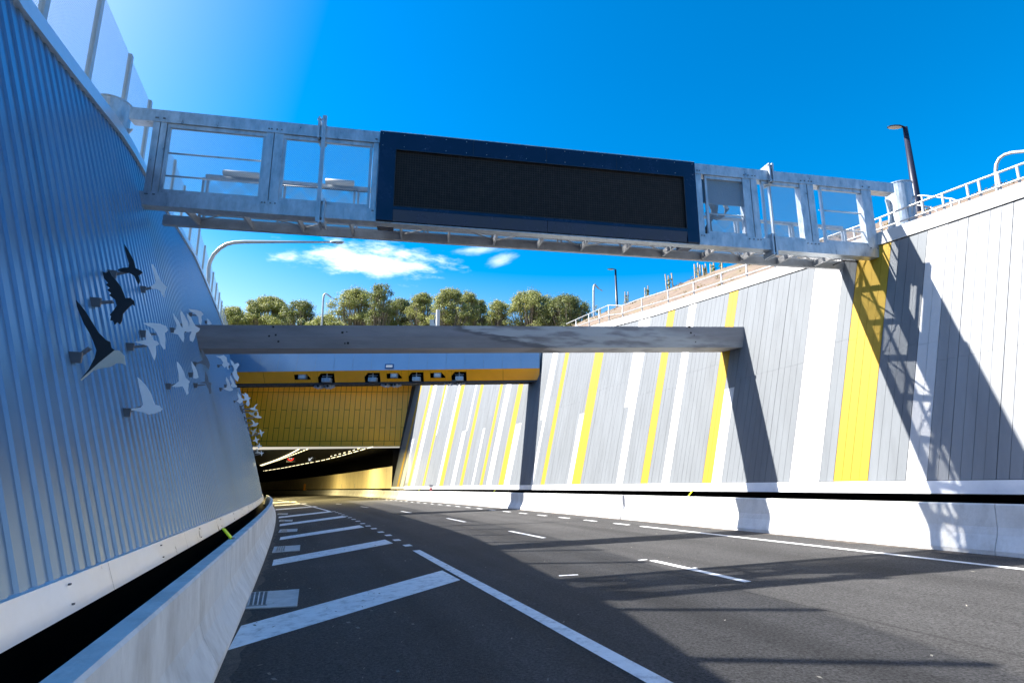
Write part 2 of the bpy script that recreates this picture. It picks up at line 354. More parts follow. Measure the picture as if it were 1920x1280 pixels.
# leaf litter: countless scraps
mb = MB(); rnd = random.Random(3)
for i in range(620):
    T = rnd.uniform(1.0, 34); side_bias = rnd.random()
    l = -W+.1+abs(rnd.gauss(0, 1.7)) if side_bias < .75 else rnd.uniform(-W+.2, -.1)
    if l > -.05: continue
    c = LP(T, l, .008); a = rnd.uniform(0, PI); s_ = rnd.uniform(.012, .035); w_ = s_*rnd.uniform(.2, .5)
    u = np.array([math.cos(a), math.sin(a), 0])*s_; v = np.array([-math.sin(a), math.cos(a), 0])*w_; z = np.array([0, 0, rnd.uniform(.002, .012)])
    mb.face([c-u, c-v+z, c+u+z*.4, c+v])
M['leaf_litter'] = mat('leaf_litter', (.22, .21, .18), .9, noise=.3, nscale=8)
tag(mb.build('leaf_litter', M['leaf_litter']), 'pale scraps of dry leaf litter strewn over the dark asphalt', 'litter', kind='stuff')

# ================================================================== BARRIERS
def barrier(side, T0, T1, name, label, Hb):
    root = empty(name, S(10, 0 if side > 0 else -W, 0, 0 if side > 0 else -W), label=label, cat='barrier')
    prof = [(0, -.05), (0, .07), (.13, .30), (.17, .42), (.20, Hb-.02), (.215, Hb), (.335, Hb), (.35, Hb-.02), (.42, -.05)]
    s0 = 0 if side > 0 else -W
    seg = 4.1; T = T0; mb = MB(); n_ = 0
    while T < T1:
        a, b = T+.004, min(T+seg*.93, T1)-.004
        ts = frange(a, b, 1.05); rings = []
        for t in ts: rings.append([S(t, s0+side*o, h, s0) for o, h in prof])
        base = len(mb.v); k = len(prof)
        mb.idx([p for r_ in rings for p in r_], [tuple((i*k+j, i*k+j+1, (i+1)*k+j+1, (i+1)*k+j)) for i in range(len(ts)-1) for j in range(k-1)]+[tuple(range(k)), tuple((len(ts)-1)*k+j for j in range(k))])
        T += seg*.93
    mb.build('concrete_wall', M['barrier'], root)
    mb = MB()                                     # dark sealant behind the open joints
    for a, b in zip(*(lambda q: (q[:-1], q[1:]))(frange(T0, T1, 2))):
        pr = [(.02, 0), (.15, .30), (.19, .42), (.22, Hb-.03), (.33, Hb-.03)]
        for (o0, h0), (o1, h1) in zip(pr[:-1], pr[1:]): mb.face([S(a, s0+side*o0, h0, s0), S(b, s0+side*o0, h0, s0), S(b, s0+side*o1, h1, s0), S(a, s0+side*o1, h1, s0)])
    mb.build('joint_seal', M['joint'], root)
    return root
barrier(1, -14, 60, 'concrete_barrier', 'sunlit white concrete safety barrier along the striped wall', .78)
barrier(-1, -14, 60, 'concrete_barrier', 'shaded grey concrete safety barrier curving below the corrugated wall', .82)
barrier(1, 60.02, 190, 'concrete_barrier', 'yellow-lit concrete barrier running on inside the tunnel', .82)
# lime delineators on the barriers
def delineator(P, ax, label, s=1.):
    root = empty('road_reflector', P, label=label, cat='reflector', group='lime reflectors on the barriers')
    ax = np.asarray(ax, float); ax /= np.linalg.norm(ax); wd = np.cross(ax, (0, 0, 1)); wd /= np.linalg.norm(wd)
    mb = MB(); pts = []; n = 8
    for k in range(n+1): a = PI*k/n; pts.append((math.cos(a)*.045*s, .16*s+math.sin(a)*.045*s))
    pts = [(.045*s, 0)]+pts+[(-.045*s, 0)]
    fr = [np.asarray(P)+np.array([0, 0, .0])+wd*x+(np.array([0, 0, 1])*.75+ax*.66)*y for x, y in pts]; bk = [p+np.cross(wd, (0, 0, 1))*.02 for p in fr]
    k = len(fr); mb.idx(fr+bk, [tuple(range(k)), tuple(range(2*k-1, k-1, -1))]+[(i, (i+1) % k, (i+1) % k+k, i+k) for i in range(k)]); mb.build('reflector_plate', M['lime'], root)
    mb = MB(); mb.box(np.asarray(P)-np.array([.03, .03, .01]), (.06, 0, 0), (0, .06, 0), (0, 0, .03)); mb.build('foot', M['screw'], root)
a = hitS(432, 1028, lambda T, h: S(T, -W-.3, h, -W), 7)
delineator(S(a[0], -W-.3, .82, -W), (-.9, -.2, 0), 'largest lime reflector, on the shaded barrier below the corrugated wall', 1.0)
for (x, lab, s_) in [(1292, 'lime reflector on the sunlit barrier under the middle of the striped wall', 1.25), (926, 'small lime reflector on the far sunlit barrier left of the broad shadow', 1.25), (785, 'tiny lime reflector on the barrier nearest the tunnel mouth', 1.4)]:
    a = hitS(x, 934 if x > 1000 else 920, lambda T, h: S(T, .3, h, 0), 25)
    delineator(S(a[0], .3, .80, 0), (.9, -.2, 0), lab, s_)

# ================================================================== RIGHT WALL
def fit_top(side, pts, T0):
    o = []
    for x, y in pts:
        a = hw(side, x, y, T0); o.append((a[0], wall(side, *a)[2]))
    return o
topR = fit_top(1, [(1920, 372), (1740, 431.5), (1488, 511), (1222, 594)], 12)
topRfar = [hw(1, 1000, 716, 32), hw(1, 800, 722, 52)]
kt = sorted(topR)+[(30, 7.15), (58, 8.1), (120, 8.6)]
kx = [k[0] for k in kt]; ky = [k[1] for k in kt]
kx = [-30]+kx; ky = [ky[0]-.05]+ky
def ztopR(T): return float(np.interp(T, kx, ky))
def htop(T): return ztopR(T)-rbase(T)
HB = 1.16                                            # panels start above the flashing
# stripe boundaries traced on the wall: (bottom point, upper point) -> slanted coordinate
def bound(xb, yb, xt, yt, T0=15):
    a = hw(1, xb, yb, T0); b = hw(1, xt, yt, T0); sl = (b[0]-a[0])/(b[1]-a[1]); return a[0]+sl*(HB-a[1]), sl
B = []
def add(kind, b0, b1, seam=None, part=None):
    """kind colour; b0,b1 = (xb,yb,xt,yt) left and right boundaries; part 'low'/'high' if it ends at the seam pixel"""
    B.append((kind, b0, b1, seam, part))
z3 = lambda x, y: (1000+x*.3595, 560+y*.3595)
zf = lambda x, y: (740+x*.1796, 700+y*.1796)
def Z3(xb, yb, xt, yt): return (*z3(xb, yb), *z3(xt, yt), 20)
def ZF(xb, yb, xt, yt): return (*zf(xb, yb), *zf(xt, yt), 35)
P0 = lambda *a: (*a, 12)
add('yellow', P0(1565, 898, 1606, 610), P0(1629, 898, 1655, 610))
add('white', P0(1482, 900, 1527, 531), P0(1538, 900, 1575, 531))
add('white', P0(1700, 900, 1740, 432), P0(1740, 900, 1779, 421))
add('white', Z3(933, 953, 1003, 465), Z3(985, 953, 1055, 465), z3(1030, 465), 'low')
add('yellow', Z3(885, 953, 980, 280), Z3(933, 953, 1025, 280))
add('white', Z3(672, 958, 780, 280), Z3(712, 958, 818, 280))
add('yellow', Z3(563, 958, 675, 280), Z3(600, 958, 712, 280))
add('white', Z3(435, 960, 500, 560), Z3(468, 960, 540, 560), z3(520, 560), 'low')
add('white', (*z3(410, 960), *z3(523, 280), 20), (*z3(470, 960), *z3(583, 280), 20), z3(510, 560), 'high')
add('yellow', Z3(203, 960, 328, 280), Z3(248, 960, 375, 280))
add('white', Z3(180, 960, 245, 598), Z3(203, 960, 270, 598), z3(258, 598), 'low')
add('yellow', ZF(1530, 1150, 1761, -215), ZF(1570, 1150, 1811, -215))
add('white', ZF(1425, 1150, 1545, 480), ZF(1450, 1150, 1573, 480), zf(1560, 480), 'low')
add('white', ZF(1395, 1150, 1635, -60), ZF(1450, 1150, 1700, -60), zf(1545, 480), 'high')
add('yellow', ZF(1090, 1150, 1310, 90), ZF(1140, 1150, 1365, 90))
add('white', ZF(1145, 1160, 1272, 525), ZF(1200, 1160, 1328, 520), zf(1300, 522), 'low')
add('white', ZF(960, 1160, 1190, 90), ZF(1010, 1160, 1240, 90))
add('yellow', ZF(892, 1160, 1120, 90), ZF(920, 1160, 1145, 90))
add('white', ZF(805, 1160, 930, 570), ZF(825, 1160, 952, 570), zf(942, 570), 'low')
add('yellow', ZF(682, 1160, 918, 90), ZF(712, 1160, 940, 90))
add('white', ZF(588, 1165, 705, 602), ZF(625, 1165, 738, 602), zf(720, 602), 'low')
add('white', ZF(622, 1165, 845, 90), ZF(640, 1165, 862, 90), zf(735, 602), 'high')
add('yellow', ZF(470, 1165, 695, 110), ZF(508, 1165, 742, 90))
add('white', ZF(440, 1165, 672, 120), ZF(465, 1165, 695, 110))
add('yellow', ZF(290, 1170, 525, 130), ZF(312, 1170, 548, 130))
add('white', ZF(312, 1170, 551, 130), ZF(322, 1170, 562, 130), zf(440, 640), 'high')
add('white', ZF(175, 1175, 410, 120), ZF(205, 1175, 440, 120))
add('yellow', ZF(135, 1175, 385, 130), ZF(160, 1175, 408, 130))
add('white', ZF(60, 1178, 190, 680), ZF(90, 1178, 210, 680), zf(200, 680), 'low')
add('yellow', ZF(25, 1180, 245, 200), ZF(42, 1180, 262, 200))
items = []
for kind, b0, b1, seam, part in B:
    q0, s0 = bound(*b0); q1, s1 = bound(*b1)
    hs = hw(1, *seam, b0[4])[1] if seam else None
    items.append([kind, min(q0, q1), max(q0, q1), hs, part, (s0+s1)/2])
qs = np.array([(i[1]+i[2])/2 for i in items]); sls = np.array([i[5] for i in items])
slfit = np.polyfit(qs, sls, 1)
print('slant', slfit, [(i[0], round(i[1], 2), round(i[2], 2), i[3] and round(i[3], 2), round(i[5], 3)) for i in items])
def slant(q): return float(np.polyval(slfit, min(max(q, 6), 60)))
def Wq(q, h, out=0.): return wall(1, q+slant(q)*(h-HB), h, out)
def hq(q):                                          # panel top height at slanted coordinate q
    h = 7.
    for _ in range(8): h = htop(q+slant(q)*(h-HB))
    return h
QLO, QHI = -10., 57.2
cuts = sorted(set([QLO, QHI]+[round(v, 3) for i in items for v in (i[1], i[2])]))
# drop nearly coincident cuts
cc = [cuts[0]]
for c in cuts[1:]:
    if c-cc[-1] > .07: cc.append(c)
cuts = cc
wall_r = empty('striped_wall', wall(1, 12, 1), label='tall leaning wall of grey, white and yellow vertical panels in sun', cat='wall')
def colour(qm, hm):
    for k, a, b, hs, part, s_ in items:
        if a-.02 <= qm <= b+.02:
            if part is None: return k
            if part == 'low' and hm < hs: return k
            if part == 'high' and hm > hs: return k
    return 'pale' if qm < items[2][1] else 'grey'
groups = []; rnd = random.Random(5)
layers = []
for a, b in zip(cuts[:-1], cuts[1:]):
    qm = (a+b)/2; hs = [i[3] for i in items if i[3] and i[1]-.02 <= qm <= i[2]+.02]
    layers.append((a, b, hs[0] if hs else None))
parts_acc = []
mbs = {}
cur = None
joint_r = MB()
for a, b, hs in layers:
    n = max(1, round((b-a)/.17)) if b < 22 else max(1, round((b-a)/.24))
    ht0 = hq((a+b)/2)
    seamh = hs if hs else 1.2+(ht0-1.2)*(.52 if int(a*1.7) % 2 else .60)
    for lo, hi in ((HB, seamh-.0015), (seamh+.0015, None)):
        kind = colour((a+b)/2, (HB+.1 if hi else seamh+.3) if True else 0)
        mb = MB()
        sub = n if b-a > 2.4 or True else n
        for i in range(sub):
            q0 = a+(b-a)*i/sub; q1 = a+(b-a)*(i+1)/sub
            wide = (i == 0) or (b-a > 2 and i % 4 == 0)
            g0 = .007 if wide else .0028; g1 = .0028
            q0 += g0; q1 -= g1
            h1 = hi if hi else min(hq(q0), hq(q1))-.01
            hsn = [lo+(h1-lo)*k/4 for k in range(5)]
            o_ = .028+rnd.uniform(-.002, .002)
            for j in range(4):
                A, B_, C_, D_ = Wq(q0, hsn[j], o_), Wq(q1, hsn[j], o_), Wq(q1, hsn[j+1], o_), Wq(q0, hsn[j+1], o_)
                mb.face([A, D_, C_, B_])
                mb.face([A, Wq(q0, hsn[j]), Wq(q0, hsn[j+1]), D_]); mb.face([B_, C_, Wq(q1, hsn[j+1]), Wq(q1, hsn[j])])
            mb.face([Wq(q0, h1, o_), Wq(q0, h1), Wq(q1, h1), Wq(q1, h1, o_)]); mb.face([Wq(q0, lo, o_), Wq(q1, lo, o_), Wq(q1, lo), Wq(q0, lo)])
        key = (kind, round(a, 2)) if kind != 'grey' else ('grey', 0)
        parts_acc.append((kind, a, b, mb, lo))
# merge neighbouring parts of one colour into one panel part
def merge(list_):
    o = MB()
    for m_ in list_: 
        k = len(o.v); o.v += m_.v; o.f += [tuple(k+i for i in f) for f in m_.f]; o.m += m_.m
    return o
for level in (0, 1):
    seq = [p for p in parts_acc if (p[4] == HB) == (level == 0)]
    i = 0
    while i < len(seq):
        j = i
        while j+1 < len(seq) and seq[j+1][0] == seq[i][0] and not (seq[i][0] == 'grey' and seq[j+1][2]-seq[i][1] > 8): j += 1
        nm = {'grey': 'grey_panel', 'pale': 'pale_panel', 'white': 'white_stripe', 'yellow': 'yellow_stripe'}[seq[i][0]]
        merge([s_[3] for s_ in seq[i:j+1]]).build(nm, M[seq[i][0]], wall_r); i = j+1
mb = MB()
ts = frange(-13, 57.3, 1.)
for a, b in zip(ts[:-1], ts[1:]):
    ha, hb = htop(a)+.1, htop(b)+.1
    mb.face([wall(1, a, .9, .004), wall(1, a, ha, .004), wall(1, b, hb, .004), wall(1, b, .9, .004)])
mb.build('joint_backing', M['joint'], wall_r)
# base flashing, coping
mb = MB()
for a, b in zip(ts[:-1], ts[1:]):
    for (h0, o0, h1, o1) in ((.92, .0, .92, .06), (.92, .06, HB-.01, .055), (HB-.01, .055, HB-.01, 0)):
        mb.face([wall(1, a, h0, o0), wall(1, a, h1, o1), wall(1, b, h1, o1), wall(1, b, h0, o0)])
mb.build('base_flashing', M['band'], wall_r)
mb = MB()
def cop(side, T, dz, out, base, ht): return wall(side, T, ht+dz, 0)+np.array([0, 0, 0])
for a, b in zip(ts[:-1], ts[1:]):
    def CO(T):
        h = htop(T); f0 = wall(1, T, h+.0, .06); n3 = np.array([*edge(T)[2], 0])
        return [wall(1, T, h, 0), f0, wall(1, T, h+.30, .06), wall(1, T, h+.32, .03), wall(1, T, h+.32, .0)+n3*.45, wall(1, T, h-.3, 0)+n3*.45]
    A, Bq = CO(a), CO(b)
    for j in range(5): mb.face([A[j], A[j+1], Bq[j+1], Bq[j]])
mb.build('coping', M['coping'], wall_r)
# service recess between barrier and wall, its deep shade painted near-black
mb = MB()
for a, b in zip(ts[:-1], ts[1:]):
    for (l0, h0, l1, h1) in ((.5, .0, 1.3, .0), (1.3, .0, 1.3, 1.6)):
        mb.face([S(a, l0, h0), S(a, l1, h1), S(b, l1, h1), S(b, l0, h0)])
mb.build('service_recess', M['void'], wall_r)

# ================================================================== LEFT WALL
topL = []
for x, y, T0 in [(20, 0, 9), (118, 125, 11), (230, 262, 12), (300, 380, 15), (362, 480, 20)]:
    a = hw(-1, x, y, T0); P = wall(-1, *a); topL.append((a[0], P[2]))
print('topL', [(round(float(a), 2), round(float(b), 2)) for a, b in topL])
lx = [-30]+[t[0] for t in topL]+[45, 120]; ly = [topL[0][1]-.1]+[t[1] for t in topL]+[7.6, 8.8]
def ztopL(T): return float(np.interp(T, lx, ly))
def htopL(T): return ztopL(T)-lbase(T)
wall_l = empty('corrugated_wall', wall(-1, 10, 1), label='tall leaning corrugated steel wall curving away in shade on the left', cat='wall')
mb = MB(); HBL = .985; SLL = -.0
T = -8.; prof = [(0, 0), (.092, 0), (.106, .020), (.20, .020), (.214, 0)]; per = .225
rows = []
while T < 66:
    for dx, o in prof[:4+1]: rows.append((T+dx*.93, o))
    T += per*.93
SLANT_L = .0
def LW(T, h, o): return wall(-1, T+SLANT_L*(h-HBL), h, o)
prev = None
fr = [0, .34, .67, 1]
for (T, o) in rows:
    ht = htopL(T)
    ring = [LW(T, HBL+(ht-HBL)*f, o) for f in fr]
    if prev is not None:
        for j in range(3): mb.face([prev[j], ring[j], ring[j+1], prev[j+1]])
    prev = ring
mb.build('corrugated_cladding', M['corr'], wall_l)
tl = frange(-12, 66, .75)
mb = MB()
for a, b in zip(tl[:-1], tl[1:]):
    for (h0, o0, h1, o1) in ((.775, .0, .775, .07), (.775, .07, HBL, .06), (HBL, .06, HBL, 0)):
        mb.face([wall(-1, a, h0, o0), wall(-1, b, h0, o0), wall(-1, b, h1, o1), wall(-1, a, h1, o1)])
mb.build('base_flashing', M['band'], wall_l)
mb = MB()
for T in frange(-4, 60, 2.4):                          # screw heads and laps of the flashing
    for hh in (.82, .94): mb.box(wall(-1, T, hh, .064), (.012, .004, 0), (0, .012, 0), (0, 0, .012))
mb.build('screws', M['screw'], wall_l)
for T in frange(-3, 58, 3.0):
    mb = MB(); mb.face([wall(-1, T, .78, .0735), wall(-1, T+.006, .78, .0735), wall(-1, T+.006, HBL-.004, .0635), wall(-1, T, HBL-.004, .0635)]); mb.build('flashing_joint', M['screw'], wall_l)
mb = MB()
for a, b in zip(tl[:-1], tl[1:]):
    def CL(T):
        h = htopL(T); n3 = -np.array([*edge(T)[2], 0])
        return [wall(-1, T, h-.02, 0), wall(-1, T, h-.02, .07), wall(-1, T, h+.24, .07), wall(-1, T, h+.25, 0)+n3*.4, wall(-1, T, h-.5, 0)+n3*.4]
    A, Bq = CL(a), CL(b)
    for j in range(4): mb.face([A[j], A[j+1], Bq[j+1], Bq[j]])
mb.build('coping', mat('blue_white_capping', (.55, .60, .66), .35, metal=.4, noise=.05), wall_l)
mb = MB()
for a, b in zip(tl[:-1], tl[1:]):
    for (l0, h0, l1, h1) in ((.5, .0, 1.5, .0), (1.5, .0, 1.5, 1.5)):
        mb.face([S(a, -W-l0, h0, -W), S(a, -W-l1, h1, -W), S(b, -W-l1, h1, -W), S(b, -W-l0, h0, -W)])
mb.build('service_recess', M['void'], wall_l)  # shade of the gap put into the near-black colour
# mesh fence on top of the left wall
fence = empty('mesh_fence', wall(-1, 10, htopL(10)), label='tall see-through mesh safety fence on top of the corrugated wall', cat='fence')
def FT(T, dz, back=.66):
    n3 = -np.array([*edge(T)[2], 0]); return wall(-1, T, htopL(T)+.24, 0)+n3*back+np.array([0, 0, dz])
q_ = [hitS(x, y, FT, 12, 2.) for x, y in ((185, 28), (237, 118), (268, 188))]
print('fence', q_)
FH = 2.75
fp = [q_[0][0]-1.96*k for k in (5, 4, 3, 2, 1)]+frange(q_[0][0], 60, 1.96)
for i, T in enumerate(fp):
    mb = MB(); mb.bar(FT(T, -.1), FT(T, FH), .07, .12, up=(*edge(T)[1], 0)); p = mb.build('post', M['rail'], fence)
    if i+1 < len(fp):
        T2 = fp[i+1]; mbf = MB(); e = .045
        A, Bq, C_, D_ = FT(T+e, .0), FT(T2-e, .0), FT(T2-e, FH-.05), FT(T+e, FH-.05)
        quad_uv('mesh_panel', [A, Bq, C_, D_], 1.9, FH, M['fencem'], fence)

# ================================================================== STRUT BEAM ACROSS THE ROAD
def place_bar_between(pxR, pxL, TR, TL): pass
aR = hw(1, 1394, 651, 15); PR = wall(1, *aR)
aRt = hw(1, 1398, 612.5, 15); HBm = wall(1, *aRt)[2]-PR[2]
# left end: same section height seen in the photograph fixes its distance
dz = HBm
YL = 13.5
for _ in range(30):
    pb = atY(378, 653.5, YL); pt = atY(378, 609, YL); YL *= dz/(pt[2]-pb[2])
pb = atY(340, 654, YL)
d2 = (PR-atY(378, 653.5, YL)); d2 = d2/np.linalg.norm(d2); beam_d = d2
n2 = np.array([-d2[1], d2[0], 0]); n2 /= np.linalg.norm(n2)
print('beam', PR, pb, HBm)
beam = empty('strut_beam', PR, label='long grey concrete beam propping the two walls above the road', cat='beam')
A0 = PR-d2*(np.linalg.norm(PR-atY(378, 653.5, YL))+.45); A1 = PR+d2*.55
up = np.array([0, 0, 1.])
pr = [(0, 0), (-.03, HBm*.5), (.0, HBm), (.78, HBm), (.80, 0)]
mb = MB(); ns = 24; rings = []
for i in range(ns+1):
    c = A0+(A1-A0)*i/ns; rings.append([c+n2*o+up*h for o, h in pr])
k = len(pr)
mb.idx([p for r_ in rings for p in r_], [(i*k+j, i*k+(j+1) % k, (i+1)*k+(j+1) % k, (i+1)*k+j) for i in range(ns) for j in range(k)]+[tuple(range(k)), tuple(ns*k+j for j in range(k))])
mb.build('concrete_beam', M['beam'], beam)
rnd = random.Random(11); mb = MB()                     # little tie holes and bolts
for u in (.13, .135, .14, .145, .245, .25, .255, .252, .86, .862, .87, .868):
    c = A0+(A1-A0)*u+up*HBm*rnd.uniform(.1, .95)-n2*.031; s_ = rnd.uniform(.012, .03)
    mb.box(c-d2*s_, d2*s_*2, n2*.05, up*s_*2)
mb.build('tie_holes', M['joint'], beam)

# ================================================================== SIGN GANTRY
gb = wall(1, *hw(1, 1650, 495, 12)); gb[2] = 0; gd = np.array([.984, .176, 0]); gd /= np.linalg.norm(gd); gn = np.array([-gd[1], gd[0], 0])
def G(u, v, z): return gb+gd*u+gn*v+np.array([0, 0, z])
def gpx(x, y, v=0.):
    P = hitplane(x, y, gb+gn*v, gn); return float(np.dot(P-gb, gd)), float(P[2])
_q = [hitplane(1662, 480, gb, gn)[2], hitplane(262, 388, gb, gn)[2], hitplane(1690, 345, gb, gn)[2], hitplane(245, 200, gb, gn)[2]]; print('gantry z', _q, gb); ZB0, ZT1 = (_q[0]+_q[1])/2, (_q[2]+_q[3])/2; CH = .26; ZB1 = ZB0+CH; ZT0 = ZT1-.24; GD = .86
uL, uR = gpx(258, 370)[0], gpx(1668, 470)[0]; uTL, uTR = gpx(243, 210)[0], gpx(1676, 350)[0]
gan = empty('sign_gantry', G(uL, .4, ZB0), label='galvanised steel sign gantry spanning the whole road between both walls', cat='gantry')
def gbox(mb, u0, u1, v0, v1, z0, z1): mb.box(G(u0, v0, z0), gd*(u1-u0), gn*(v1-v0), (0, 0, z1-z0))
def part(name, m, fn): mb = MB(); fn(mb); return mb.build(name, m, gan)
uS0, uS1 = gpx(709, 330)[0], gpx(1306, 380)[0]
part('bottom_chord', M['galv'], lambda m: gbox(m, uL-.25, uS0-.005, 0, .22, ZB0, ZB1))
part('bottom_chord', M['galv'], lambda m: gbox(m, uS1+.005, uR+.15, 0, .22, ZB0, ZB1))
part('bottom_chord', M['galv'], lambda m: gbox(m, uS0-.004, uS1+.004, .03, .22, ZB0-.002, ZB0+.02))
part('top_chord', M['galv'], lambda m: gbox(m, uTL, uS0-.005, 0, .22, ZT0, ZT1))
part('top_chord', M['galv'], lambda m: gbox(m, uS1+.005, uTR, 0, .22, ZT0, ZT1))
part('rear_chord', M['galvd'], lambda m: gbox(m, gpx(305, 410, GD)[0], gpx(1625, 495, GD)[0], GD, GD+.09, ZB0-.0, ZB0+.2))
posts = [(277, 290), (291.5, 303), (493, 507), (508.5, 526), (697, 707), (1308, 1319), (1397, 1411), (1412.5, 1424), (1505, 1518), (1519.5, 1531), (1622, 1640)]
pu = []
for a, b in posts:
    yy = 300+(a-290)*.08; u0, u1 = gpx(a, yy)[0], gpx(b, yy)[0]; pu.append((u0, u1))
    part('upright', M['galv'], lambda m: gbox(m, u0, u1, .012, .17, ZB1+.002, ZT0-.002))
for i_, (u0, u1) in enumerate(pu):
    for z_ in (ZB1-.06, ZT0+.06):
        for u in (u0+.04, u1-.04): part('bolt', M['screw'], lambda m: m.box(G(u-.011, -.012, z_), gd*.022, gn*.013, (0, 0, .022)))
bays = [(303, 493), (526, 697), (1319, 1397), (1424, 1505), (1531, 1622)]
for i, (a, b) in enumerate(bays):
    u0, u1 = gpx(a, 300)[0]+.01, gpx(b, 320)[0]-.01
    def fr(m):
        e = .05
        gbox(m, u0, u1, .03, .09, ZT0-.08, ZT0-.004); gbox(m, u0, u1, .03, .09, ZB1+.004, ZB1+.08)
        gbox(m, u0, u0+e, .035, .085, ZB1+.082, ZT0-.082); gbox(m, u1-e, u1, .035, .085, ZB1+.082, ZT0-.082)
    part('screen_frame', M['galv'], fr)
    P = [G(u0, .06, ZB1+.08), G(u1, .06, ZB1+.08), G(u1, .06, ZT0-.08), G(u0, .06, ZT0-.08)]
    quad_uv('mesh_screen', P, u1-u0, ZT0-ZB1-.16, M['screen'], gan)
# louvre plate in the bay right of the sign
u0, u1 = gpx(1316, 340)[0], gpx(1394, 345)[0]
part('louvre_panel', mat('dimpled_plate', (.10, .20, .30), .35, metal=.5, noise=.3, nscale=30, bump=.8, bscale=60), lambda m: gbox(m, u0, u1, .12, .15, gpx(1350, 378)[1], ZT0-.06))
# splice plates
for (x, yt, yb) in [(604, 224, 262), (604, 388, 430), (1443, 317, 352), (1448, 440, 474)]:
    u = gpx(x, yt)[0]; top = yt < 370
    def sp(m):
        z0, z1 = (ZT0-.05, ZT1+.16) if top else (ZB0-.13, ZB1+.10)
        gbox(m, u-.055, u-.02, -.06, .28, z0, z1); gbox(m, u+.02, u+.055, -.06, .28, z0, z1)
        for zz in (z0+.03, z1-.06): 
            for v in (-.045, .25): gbox(m, u-.075, u+.075, v, v+.03, zz, zz+.03)
    part('splice_plate', M['galv'], sp)
u = gpx(604, 300)[0]
part('splice_post', M['galv'], lambda m: (gbox(m, u-.035, u+.035, -.05, -.005, ZB0-.1, ZT1+.2)))
u = gpx(1444, 300)[0]; 
part('splice_post', M['galv'], lambda m: (gbox(m, u-.03, u+.01, .09, .15, ZB1, ZT0)))
# floor: cross members, diagonals, grating
cross = [gpx(x, y, .22)[0] for x, y in [(395, 415), (492, 422), (589, 428), (676, 436), (763, 437), (852, 442), (937, 448), (1012, 453), (1083, 458), (1155, 463), (1222, 468), (1290, 473), (1345, 477), (1395, 481), (1450, 486), (1505, 490), (1560, 494)]]
cross = frange(uL+.7, uR-.3, 1.02)
for u in cross: part('cross_member', M['galvd'], lambda m: gbox(m, u-.02, u+.02, .222, GD-.002, ZB0+.02, ZB0+.15))
for i, (a, b) in enumerate(zip(cross[:-1], cross[1:])):
    s0, s1 = (.24, GD-.02) if i % 2 else (GD-.02, .24)
    part('floor_brace', M['galvd'], lambda m: m.bar(G(a+.03, s0, ZB0+.125), G(b-.03, s1, ZB0+.14), .025, .02))
P = [G(cross[0], .225, ZB0+.16), G(cross[-1], .225, ZB0+.16), G(cross[-1], GD-.005, ZB0+.16), G(cross[0], GD-.005, ZB0+.16)]
quad_uv('walkway_grating', P, cross[-1]-cross[0], GD-.23, M['grating'], gan)
# rear handrail with framed mesh
def rr(m):
    z1 = ZB0+1.12
    gbox(m, cross[0], cross[-1], GD+.01, GD+.06, z1-.07, z1)
part('rear_rail', M['galv'], rr)
part('rear_rail', M['galv'], lambda m: gbox(m, cross[0], cross[-1], GD+.01, GD+.06, ZB0+.26, ZB0+.31))
for u in frange(cross[0], cross[-1], 1.55):
    for o in (-.05, .03): part('rail_post', M['galv'], lambda m: gbox(m, u+o, u+o+.04, GD+.012, GD+.055, ZB0+.2, ZB0+1.05))
P = [G(cross[0], GD+.035, ZB0+.31), G(cross[-1], GD+.035, ZB0+.31), G(cross[-1], GD+.035, ZB0+1.05), G(cross[0], GD+.035, ZB0+1.05)]
quad_uv('rear_mesh', P, cross[-1]-cross[0], .74, M['screen'], gan)
for (xa, xb, z) in [(304, 496, .93), (304, 496, .48), (1531, 1622, .93), (1531, 1622, .48), (1319, 1397, .62)]:
    mb = MB(); mb.tube([G(gpx(xa, 300)[0], .11, ZB1+z-.1), G(gpx(xb, 300)[0], .11, ZB1+z-.1)], .018, 8); mb.build('knee_rail', M['galv'], gan, smooth=True)
# strip lights on the rear rail
for (x0, y0, x1, y1) in [(419, 324, 486, 329), (611, 340, 664, 345)]:
    a, z = gpx(x0, y0, GD-.1); b, _ = gpx(x1, y1, GD-.1)
    mb = MB(); mb.tube([G(a, GD-.1, z), G(b, GD-.1, z)], .06, 12); mb.build('strip_light', M['lampw'], gan, smooth=True)
    mb = MB(); gbox(mb, a+.1, b-.1, GD-.05, GD+.0, z, z+.05); mb.build('light_bracket', M['screw'], gan)
# conduit
mb = MB(); mb.tube([G(gpx(526, 330, GD-.05)[0], GD-.05, ZB0+.98), G(gpx(700, 345, GD-.05)[0], GD-.05, ZB0+.98)], .014, 8); mb.build('conduit', M['cable'], gan, smooth=True)
# cable bundle beside the sign
mb = MB(); rnd = random.Random(4)
def gp3(x, y, v): u, z = gpx(x, y, v); return G(u, v, z)
for i in range(7):
    o = rnd.uniform(-3, 3)
    mb.tube([gp3(1318+i*1.5, 372+o, .3), gp3(1328+i*3, 380+o, .35), gp3(1335+i*1.5, 398+o, .4), gp3(1330+o, 416, .35), gp3(1322+i*2, 430, .3), gp3(1320+i*3, 441, .3)], .016, 6)
for i in range(3):
    mb.tube([gp3(1330, 402+i*3, .35), gp3(1345, 406+i*3, .35), gp3(1358, 402+i*2, .35), gp3(1366-i*3, 392, .35), gp3(1362-i*3, 384, .35)], .014, 6)
mb.build('cable_bundle', M['cable'], gan, smooth=True)
mb = MB(); mb.tube([gp3(1562, 497, .5), gp3(1580, 489, .5), gp3(1600, 490, .5), gp3(1618, 494, .5), gp3(1630, 488, .5)], .014, 6); mb.build('loose_cable', M['cable'], gan, smooth=True)
